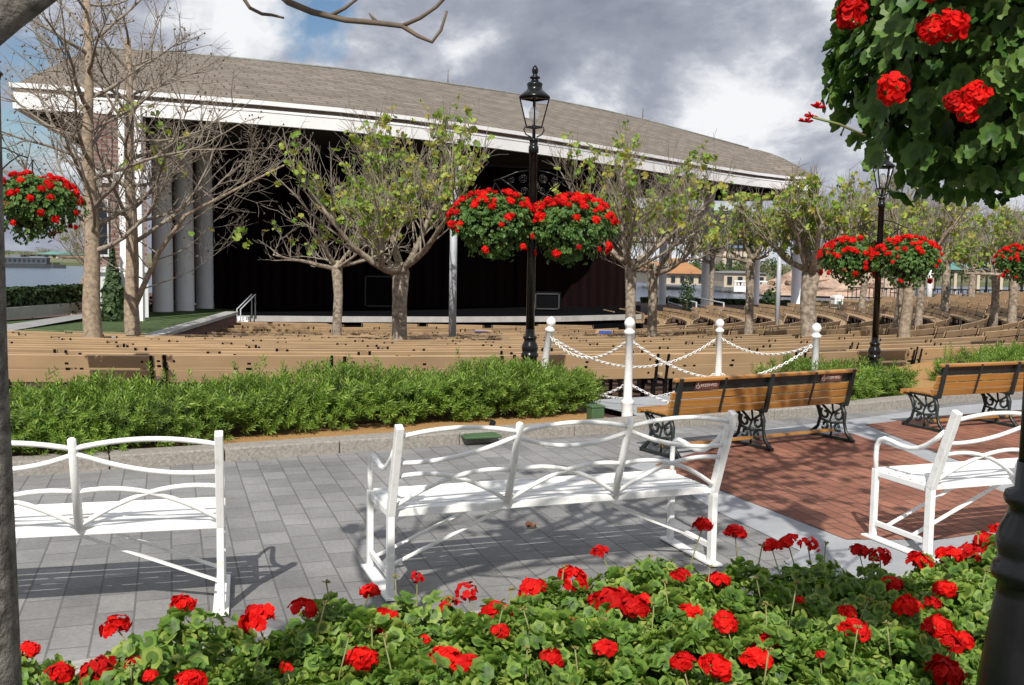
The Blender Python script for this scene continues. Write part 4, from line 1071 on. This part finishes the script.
# two tall bare trees at left
def bare_tree(p,r0,H,fork,spread,seed,label,nb=26,second=None,bark='barktan'):
    random.seed(seed); root=empty('bare_tree',p,0,label,'tree','tall bare trees at left'); tk=MB(); cr=MB(); pod=MB()
    leaders=[([V((0,0,-.3)),V((.02,0,.5)),V((-.03,.02,1.6)),V((.03,0,2.8)),V((0,.05,4.2)),V((-.05,0,5.6)),V((.03,0,7.0)),V((0,0,H))],r0,fork)]
    if second: leaders.append((second,r0*.36,second[0].z+.4))
    for pts,r_,fk in leaders:
        n=len(pts); tk.tube(pts,[r_*(1.15 if i==0 else 1-.72*(i/(n-1))**1.1) for i in range(n)],11)
        zt0=pts[-1].z
        m=nb if pts is leaders[0][0] else nb//2
        for i in range(m):
            z=fk+(zt0-fk)*((i+U(0,.9))/m)**1.15
            k_=0
            while k_<n-2 and pts[k_+1].z<z: k_+=1
            f=(z-pts[k_].z)/max(.01,pts[k_+1].z-pts[k_].z); q=pts[k_].lerp(pts[k_+1],max(0,min(1,f)))
            a=i*2.4+U(-.5,.5); e=U(.15,.75); d=V((math.cos(a)*math.cos(e),math.sin(a)*math.cos(e),math.sin(e)))
            L=spread*U(.65,1.1)*(1-.45*(z-fk)/(zt0-fk)); rr=r_*U(.2,.32)*(1-.4*(z-fk)/(zt0-fk))
            lp,_=wander(q,d,L,8,.17,.05); cr.tube(lp,[max(.008,rr*(1-.11*j)) for j in range(9)],5,False)
            for j in range(10):
                q1,t1=along_pts(lp,U(.2,1)); d1=(t1*.7+rvec()*.75+V((0,0,.25))).normalized(); L1=L*U(.2,.42)
                s1,_=wander(q1,d1,L1,5,.2,.04); r1=max(.007,rr*.3); cr.tube(s1,[r1,r1*.9,r1*.75,r1*.6,r1*.5,r1*.4],4,False)
                for k2 in range(5):
                    q2,t2=along_pts(s1,U(.25,1)); s2,_=wander(q2,(t2*.6+rvec()*.9).normalized(),L1*U(.25,.55),3,.25); r2=.0055; cr.tube(s2,[r2,r2*.9,r2*.75,r2*.6],3,False)
                    if random.random()<.18: pod.lathe([(-.03,.004),(-.015,.022),(.005,.026),(.022,.014),(.03,.003)],6,tuple(s2[-1]))
    tk.build('trunk',Mt[bark],root); cr.build('branches',Mt['twigc'],root); pod.build('seed_ball',Mt['twig'],root)['kind']='stuff'; 
    lf=MB()
    for i in range(16):
        c=V((U(.6,1.6),U(-.4,.4),U(5.0,6.6))) if i<12 else V((U(2.5,4),0,U(3.2,4)))
        leafquad(lf,c,U(.09,.14))
    lf.build('foliage',Mt['planeleaf'],root)
    return root
p=At(91,25); bare_tree(p,.26,9.6,2.9,4.8,201,'tall bare tree with the straight tan trunk at left, nearest the grey trunk',27)
p=At(131,27.5); bare_tree(p,.24,8.8,3.2,5.0,202,'tall bare tree that forks low, right of the straight tan one, before the columns',24,[V((.05,0,1.55)),V((.35,0,2.2)),V((.75,.05,3.1)),V((1.5,0,4.1)),V((2.6,.1,4.7)),V((4.2,0,5.5))],'barktan')
# foreground tree: trunk at the left edge with limbs over the top of the frame
random.seed(301)
fp=D(-17,640,1.9); fx,fy=fp.x,1.9
root=empty('foreground_tree',(fx,fy,.0),0,'grey rough barked tree trunk at the very left edge with limbs reaching over the top','tree')
tk=MB(); cr=MB(); L_=-V((fx,fy,0))
re=.095
tk.tube([(0,0,-.2),(0,0,.25),(.002,0,.8),(-.008,0,1.5),(-.006,0,2.1),(-.02,0,2.55),(-.02,0,2.9)],[.085,.07,.066,.063,.06,.06,.045],14)
Q=lambda px,py,Y:D(px,py,Y)+L_
limb=[V((-.005,0,2.02)),Q(-22,36,1.9),Q(6,14,1.9),Q(42,-12,1.92),Q(90,-60,2.0),Q(150,-130,2.2),Q(230,-230,2.6)]
tk.tube(limb,[.05,.038,.034,.032,.03,.027,.022],10)
lim2=[V((-.02,0,2.8)),V((.3,.2,3.3)),V((.8,.5,3.7)),V((1.4,.9,4.1)),V((2.1,1.1,4.6))]; tk.tube(lim2,[.045,.035,.03,.022,.012],8)
lim3=[V((-.02,0,2.8)),V((-.2,-.5,3.5)),V((0,-1.1,4.2)),V((.4,-1.6,4.9))]; tk.tube(lim3,[.04,.03,.02,.01],8)
shadow_limb=[V((-.02,0,2.8)),V((.6,.1,3.5)),V((1.6,.8,4.2)),V((2.8,1.5,4.8)),V((4.0,2.0,5.3))]; tk.tube(shadow_limb,[.045,.038,.03,.022,.01],8)  # unseen limb, stretched to the right so its shadow reaches the brick
# the twig that dips into the frame at the top
tw=[Q(230,-230,2.6),Q(262,-60,2.85),Q(270,-15,2.8),Q(288,2,2.8),Q(312,12,2.8),Q(345,20,2.8),Q(378,23,2.8),Q(402,26,2.8),Q(418,36,2.8),Q(432,42,2.8),Q(441,30,2.8),Q(447,11,2.8)]
tg=MB(); tg.tube(tw,[.013,.011,.0105,.0095,.009,.008,.0075,.007,.006,.005,.0045,.0035],7)
tg.tube([Q(402,26,2.8),Q(420,18,2.79),Q(436,7,2.78),Q(452,-10,2.77),Q(470,-50,2.77)],[.006,.0055,.005,.005,.004],6)
tg.tube([Q(330,16,2.8),Q(345,8,2.79),Q(353,2,2.78),Q(368,-9,2.78)],[.0055,.005,.004,.003],6)
tg.tube([Q(378,23,2.8),Q(372,17,2.8),Q(369,13,2.8)],[.005,.004,.002],5)
tg.build('twig',Mt['twig'],root); tg=MB(); tg.tube([Q(236,-30,2.85),Q(242,-4,2.85),Q(250,8,2.85),Q(262,14,2.85),Q(272,15,2.85),Q(284,18,2.85)],[.0065,.006,.0055,.005,.0045,.003],6)
tg.build('twig',Mt['twig'],root)
lf_=MB()
for l_,n in ((lim2,9),(lim3,8),(shadow_limb,26)):  # out-of-frame crown added to throw branch shadows on the paving
    for i in range(n):
        q,t=along_pts(l_,U(.3,1)); d=(t*.5+rvec()*.8+V((0,0,.3))).normalized(); s1,_=wander(q,d,U(.7,1.5),6,.2,.03)
        if min(k_.z for k_ in s1)<2.95: continue
        cr.tube(s1,[.024,.022,.02,.017,.015,.012,.009],5)  # unseen twigs made thick so their shadows stay distinct
        for j in range(5):
            q1,t1=along_pts(s1,U(.3,1)); s2,_=wander(q1,(t1*.7+rvec()*.8+V((0,0,.2))).normalized(),U(.25,.7),4,.2)
            if min(k_.z for k_ in s2)<2.95: continue
            cr.tube(s2,[.014,.013,.011,.009,.006],4); [leafquad(lf_,along_pts(s2,U(.2,1))[0],U(.05,.085)) for _q in range(3) if random.random()<.6]  # unseen leaves added to fill out the cast shadow
lf_.build('foliage',Mt['planeleaf'],root); tk.build('trunk',Mt['barkgrey'],root); cr.build('branches',Mt['twig'],root)
# small dark leaf sprig at the top edge
# ------------------------------------------------------------------ poles, bin, shrubs, lakeside hedges
def grey_pole(px,py0,py1,Y,wpx,label):
    p=At(px,Y); h=D(px,py1,Y).z-p.z; r_=wpx/2*Y/1000; root=empty('grey_pole',p,0,label,'pole')
    b=MB(); b.lathe([(0,r_),(h,r_)],14); b.build('shaft',Mt['grey'],root); b=MB(); b.lathe([(0,r_*2),(.05,r_*2),(.06,r_*1.3),(.25,r_*1.2)],14); b.build('base_flange',Mt['grey'],root)
    b=MB(); b.box((0,0,h+.15),(r_*5,.35,.3)); b.build('speaker_box',Mt['grey'],root,.03)
grey_pole(452,335,176,31,7.5,'slim grey pole beside the left basket of the middle lamp post')
grey_pole(777,318,235,45,4.5,'slim grey pole between the yellow green tree and the thick pale trunk')
Yb=56; p=At(836,Yb); sc_=Yb/1000
root=empty('litter_bin',p,R(10),'white litter bin standing on the path behind the seats, right of the thick pale trunk','bin')
b=MB(); b.box((0,0,.475),(.5,.5,.95)); b.build('body',Mt['white'],root,.02); b=MB(); b.box((0,0,1.02),(.56,.56,.14)); b.box((0,0,1.12),(.4,.4,.08)); b.build('lid',Mt['white'],root,.03)
b=MB(); b.box((0,-.255,.7),(.3,.03,.26)); b.build('flap',MAT('bin_flap',(.25,.32,.3),(.2,.27,.25),5,.5),root)
def clump(mb,c,rx,rz,n,lr,shape=0,rnd=.35):
    for i in range(n):
        d=rvec(); k_=U(.55,1.05); p=V((d.x*rx*k_,d.y*rx*k_,d.z*rz*k_))*(1+.18*math.sin(d.x*6+c.x)*math.cos(d.z*7+c.y))
        if shape: f=(p.z+rz)/(2*rz); p.x*=max(.08,1.15-f); p.y*=max(.08,1.15-f)
        leaf_q(mb,c+p,(d+rvec()*.6).normalized(),U(*lr))
def leaf_q(mb,c,n,r):
    x=n.orthogonal().normalized(); a=U(0,6.28); y=n.cross(x); x,y=x*math.cos(a)+y*math.sin(a),y*math.cos(a)-x*math.sin(a)
    b=len(mb.v); mb.v += [tuple(c-x*r),tuple(c-y*r*.55+n*r*.1),tuple(c+x*r),tuple(c+y*r*.55+n*r*.1)]; mb.face((b,b+1,b+2,b+3))
Mt['shrub']=LEAF('dark_shrub_leaf',[(.018,.04,.012),(.03,.06,.016),(.05,.09,.025)],.6,.15)
Mt['conifer']=LEAF('conifer_leaf',[(.04,.07,.03),(.06,.10,.04),(.09,.14,.05)],.6,.15)
Mt['lakehedge']=LEAF('lake_hedge_leaf',[(.016,.032,.009),(.026,.05,.013),(.04,.07,.018)],.6,.15)
def shrub(px,py0,py1,Y,wpx,label,mat='shrub',shape=0,n=700,lr=(.06,.12)):
    p=At(px,Y); h=D(px,py1,Y).z-p.z; root=empty('shrub',p,0,label,'shrub'); b=MB(); clump(b,V((0,0,h*.52)),wpx/2*Y/1000,h*.5,n,lr,shape); b.build('foliage',Mt[mat],root)
    b=MB(); b.tube([(0,0,-.1),(.03,0,h*.4),(0,0,h*.7)],[.06,.05,.02],6); b.build('stem',Mt['twig'],root)
random.seed(41)
shrub(112,325,252,36.2,34,'cone shaped green conifer between the two tall bare trees','conifer',1,1500,(.08,.16))
shrub(162,320,292,50,34,'dark ivy like shrub behind the left columns',n=500)
shrub(216,310,238,50.5,13,'tall dark climbing shrub beside the curtain and columns',n=500)
shrub(686,308,276,62,16,'small dark upright shrub by the right stage steps',n=500)
shrub(770,300,286,70,20,'low dark rounded shrub beside the right column',n=400,lr=(.1,.18))
def box_hedge(pts,h,wd,label,mat='lakehedge',n=2500,lr=(.07,.14),zoff=0):
    root=empty('lakeside_hedge' if mat!='green' else 'low_hedge',pts[0],0,label,'hedge'); b=MB(); core=MB()
    L=sum((c-a).length for a,c in zip(pts,pts[1:]))
    for a,c in zip(pts,pts[1:]):
        d=(c-a); nn=V((d.y,-d.x,0)).normalized(); core.beam(a+V((0,0,h*.45)),c+V((0,0,h*.45)),wd*.8,h*.85)
        for i in range(int(n*d.length/L)):
            u=U(0,1); face=random.random(); q=a+d*u
            if face<.5: q=q+nn*wd*U(.38,.55)+V((0,0,U(0,h))); nv=nn
            else: q=q+nn*wd*U(-.5,.5)+V((0,0,h*U(.9,1.05))); nv=V((0,0,1))
            leaf_q(b,q,(nv+rvec()*.7).normalized(),U(*lr))
    o=core.build('branches',Mt['podocore'],root); o.location=-root.location; o=b.build('foliage',Mt[mat],root); o.location=-root.location
Mt['green']=LEAF('ground_cover_leaf',[(.04,.085,.018),(.07,.13,.03),(.10,.17,.04)],.6,.2)
hp0,hp1=P(-120,328,-.66),P(95,309,-.66); dd_=V((0,1.75,0))
box_hedge([hp0+dd_,hp1+dd_],.95,1.2,'dark clipped hedge along the lake at far left',n=3500)
box_hedge([XY(640,91)+V((0,0,-2.3)),XY(1060,87)+V((0,0,-2.3))],.62,1.6,'dark hedge along the lake shore behind the right columns',n=5000,lr=(.12,.25))
for i,(x0,x1,Y,h) in enumerate(((300,345,40.5,.5),(372,400,40.5,.5),(455,505,41,.5),(530,545,41,.5),(735,800,34,.5),(790,830,38,.5))):
    a=At(x0,Y); c=At(x1,Y); box_hedge([a,c],h,1.0,'low bright green planting strip among the distant benches, number %s from the left'%('one','two','three','four','five','six')[i] if False else 'low bright green planting strip %s'%('below the stage left of the thick leafy tree','below the stage just left of the thick leafy tree','below the stage left of the middle lamp post','below the stage behind the middle lamp post','among the benches behind the white posts','among the benches beside the thick pale trunk')[i],'green',400,(.06,.1))
# purple flowering ground cover by the lakeside hedge
Mt['purple']=LEAF('purple_flower',[(.10,.075,.20),(.14,.10,.27),(.06,.07,.06)],.7,.2)
b=MB(); random.seed(43)
for i in range(5000):
    pxx=U(842,1060); Y=U(72,77); q=XY(pxx,Y); q.z=zt(q.x,q.y)+U(0,.7); leaf_q(b,q,(V((0,-.5,1))+rvec()*.6).normalized(),U(.1,.2))
o=b.build('purple_flowers',Mt['purple']); tag(o,'band of purple flowers along the far right seats','flowers',None,'stuff')
# ------------------------------------------------------------------ across the lake
def far_building(px0,px1,py0,py1,Y,wall,roof,label,roofh=.35,windows=4,depth=18,hip=True):
    a=D(px0,py0,Y); c=D(px1,py0,Y); ztop=D(px0,py1,Y).z; z0=-1.8; W=c.x-a.x; hw=(ztop-z0)*(1-roofh)
    root=empty('far_building',((a.x+c.x)/2,Y,z0),0,label,'building'); b=MB(); b.box((0,depth/2,hw/2),(W,depth,hw)); b.build('wall',wall,root)
    b=MB(); e=W*.53; g_=W*.36; hh=(ztop-z0)
    b.v += [(-e,-depth*.04,hw),(e,-depth*.04,hw),(e,depth*1.04,hw),(-e,depth*1.04,hw),(-g_,depth*.5,hh),(g_,depth*.5,hh)]
    for f_ in ((0,1,5,4),(1,2,5),(2,3,4,5),(3,0,4),(3,2,1,0)): b.face(f_)
    b.build('roof',roof,root)
    for i in range(windows):
        b=MB(); b.box((-W/2+W*(i+.5)/windows,-.12,hw*.5),(W/windows*.45,.3,hw*.5)); b.build('window',Mt['glass'],root)
    return root
Mt['cream']=MAT('cream_render',(.55,.47,.36),(.46,.39,.30),.2,.9); Mt['ochre']=MAT('ochre_tile',(.42,.20,.08),(.32,.15,.06),.3,.9)
Mt['bluetile']=MAT('blue_tile',(.12,.17,.26),(.09,.13,.2),.3,.8); Mt['greenroof']=MAT('teal_roof',(.11,.28,.25),(.09,.22,.2),.3,.8); Mt['greyroof']=MAT('grey_roof',(.2,.19,.19),(.15,.15,.15),.3,.8)
far_building(650,705,280,262,150,Mt['cream'],Mt['ochre'],'wide ochre roofed pavilion across the lake, left of the right columns',.5,6)
far_building(668,690,280,258,165,Mt['cream'],Mt['ochre'],'taller ochre roofed hall across the lake, behind the wide pavilion',.4,2,12)
far_building(722,748,280,233,175,Mt['cream'],Mt['bluetile'],'blue roofed tower building across the lake',.30,2,16)
far_building(724,766,283,271,140,Mt['cream'],Mt['greyroof'],'low cream building across the lake behind the slim leafy tree',.12,4,10)
far_building(20,62,264,253,440,Mt['cream'],Mt['greyroof'],'pale low building on the far left shore',.3,5,30)
far_building(36,58,264,251,420,Mt['cream'],Mt['greenroof'],'green roofed building on the far left shore',.45,3,25)
far_building(62,84,265,256,400,Mt['cream'],Mt['ochre'],'small tan roofed building on the far left shore beside the tall bare tree',.4,3,20)
# rock mound
b=MB(); random.seed(50)
c=D(828,283,132); n=26; rows=9
Mt['rock']=MAT('pale_rock',(.50,.36,.27),(.30,.20,.15),.6,.95,1,.4,1.2)
for j in range(rows):
    f=j/(rows-1)
    for i in range(n):
        a=6.283*i/n; r_=(9.5*(1-f)**.7+.8)*U(.8,1.15); b.v.append((r_*math.cos(a),r_*.6*math.sin(a),f*4.6*U(.85,1.12)))
for j in range(rows-1):
    for i in range(n): b.face((j*n+i,j*n+(i+1)%n,(j+1)*n+(i+1)%n,(j+1)*n+i))
b.face(tuple((rows-1)*n+i for i in range(n)))
o=b.build('rock_mound',Mt['rock']); o.location=(c.x,c.y,-2.4); tag(o,'pale orange rock mound across the lake beside the right lamp post','rock')
# balustrade bridge
root=empty('white_balustrade',D(763,284,136),0,'white balustrade wall across the lake between pole and column','balustrade'); root.location.z=-2.3; root.scale=(.75,.75,.62)
b=MB(); b.box((0,0,.6),(10.5,.4,1.2)); b.box((0,0,2.3),(10.5,.5,.3)); b.build('rail',Mt['white'],root)
b=MB()
for i in range(17): b.lathe([(0,.13),(.3,.2),(.6,.1),(1,.13)],8,(-5+i*.62,0,1.2))
b.build('baluster',Mt['white'],root)
# pier with teal roof
root=empty('lake_pier',D(935,296,96),0,'teal roofed boat pier with railings on the right lake shore','pier'); root.location.z=-2.2
b=MB(); b.box((0,0,.35),(18,4,.5)); b.build('deck',Mt['concrete'],root)
b=MB(); W_,Hh=10.5,3.9
b.v += [(-6.2,-2.2,3.55),(6.2,-2.2,3.55),(6.2,2.2,3.55),(-6.2,2.2,3.55),(-5.4,0,4.25),(5.4,0,4.25)]
for f_ in ((0,1,5,4),(1,2,5),(2,3,4,5),(3,0,4),(3,2,1,0)): b.face(f_)
b.build('roof',Mt['greenroof'],root)
for i in range(6):
    b=MB(); b.box((-5.4+i*2.16,-1.7,2.05),(.26,.26,3.0)); b.build('post',Mt['cream'],root)
b=MB(); b.beam((-9,-1.9,1.7),(9,-1.9,1.7),.1,.1)
for i in range(46): b.box((-9+i*.4,-1.9,1.15),(.06,.06,1.1))
b.build('railing',Mt['black'],root)
for i,(px,h_) in enumerate(((929,4.6),(907,3.6))):
    p=D(px,298,92); b=MB(); root=empty('banner_pole',(p.x,p.y,-2.2),0,('white pole rising beside the teal roofed pier','blue and white pole left of the teal roofed pier')[i],'pole'); b.lathe([(0,.28),(h_,.24)],10); b.build('pole',Mt['white'] if i==0 else Mt['blue'],root); b=MB(); b.lathe([(h_,.35),(h_+.25,.3),(h_+.4,.05)],10); b.build('cap',Mt['white'],root)
# boat on the lake at left
root=empty('tour_boat',D(30,268.5,240),R(4),'dark passenger boat with pale canopy on the lake at far left','boat'); root.location.z=-2.6; root.scale=(.5,.5,.5)
hl=13
b=MB(); prof=[(-hl,0),(-hl*.9,-2.6),(hl*.55,-2.6),(hl*1.3,0),(hl*.55,2.6),(-hl*.9,2.6)]; b.prism(prof,0,1.7); b.build('hull',MAT('boat_hull',(.03,.035,.045),(.02,.025,.03),1,.6),root)
b=MB(); b.box((-1.5,0,3.2),(hl*1.55,4.4,2.8)); b.build('cabin',MAT('boat_cabin',(.06,.07,.09),(.04,.05,.06),1,.6),root)
for i in range(9): b=MB(); b.box((-10.5+i*2.2,-2.25,3.4),(1.3,.15,1.3)); b.build('window',Mt['glass'],root)
b=MB(); b.box((-1.5,0,4.85),(hl*1.65,5,.4)); b.box((-6,0,5.5),(5,4,.9)); b.box((4,0,5.3),(7,4,.5)); b.build('canopy',MAT('boat_canopy',(.16,.18,.21),(.12,.14,.17),1,.7),root)
# trees across the water
Mt['fartree']=LEAF('far_tree_leaf',[(.035,.06,.02),(.06,.095,.03),(.09,.13,.04),(.13,.15,.05)],.7,.15)
Mt['fartree_light']=LEAF('far_tree_pale_leaf',[(.12,.13,.06),(.16,.17,.07),(.2,.19,.09)],.7,.15)
random.seed(61)
def far_tree(px,pyb,pyt,Y,wpx,label,mat='fartree',n=420):
    p=D(px,pyb,Y); p.z=-1.8; h=D(px,pyt,Y).z-p.z; rr=wpx/2*Y/1000; root=empty('far_tree',p,0,label,'tree','trees across the lake')
    b=MB()
    for k_ in range(6): clump(b,V((U(-.5,.5)*rr,U(-.4,.4)*rr,h*U(.42,.72))),rr*U(.45,.65),h*U(.2,.28),n//6,(h*.03,h*.06))
    b.build('crown',Mt[mat],root); b=MB(); b.tube([(0,0,-.5),(0,0,h*.35),(rr*.1,0,h*.65)],[h*.03,h*.025,h*.01],6); b.build('trunk',Mt['twig'],root)
def sh_y(px):
    for a,c in zip(shore,shore[1:]):
        if a[0]<=px<=c[0]: return a[1]+(c[1]-a[1])*(px-a[0])/(c[0]-a[0])
    return 286
px=-20
while px<1080:
    if px<100 or px>612:
        yb=sh_y(px); Y=min(430,3.47/((yb-258)/1000)*1.12); lf_=px<100
        tall=U(12,20) if lf_ else (U(20,30) if px<800 else U(26,44))
        nm='far left shore' if lf_ else ('shore seen between the right columns' if px<800 else 'right shore behind the pier and rock')
        far_tree(px,yb,yb-tall,Y*U(.98,1.15),U(16,30),'%s tree on the %s'%(('dark green' if random.random()<.65 else 'pale olive'),nm),'fartree',420)
        o_=[x for x in COL.objects if x.name.startswith('far_tree')][-1]
    px+=U(9,15)
for o_ in [x for x in COL.objects if x.get('category')=='tree' and x.name.startswith('far_tree')]:
    if 'pale olive' in o_['label']:
        for ch in o_.children:
            if ch.name.startswith('crown'): ch.data.materials[0]=Mt['fartree_light']
S.cycles.max_bounces=8; S.cycles.transparent_max_bounces=8
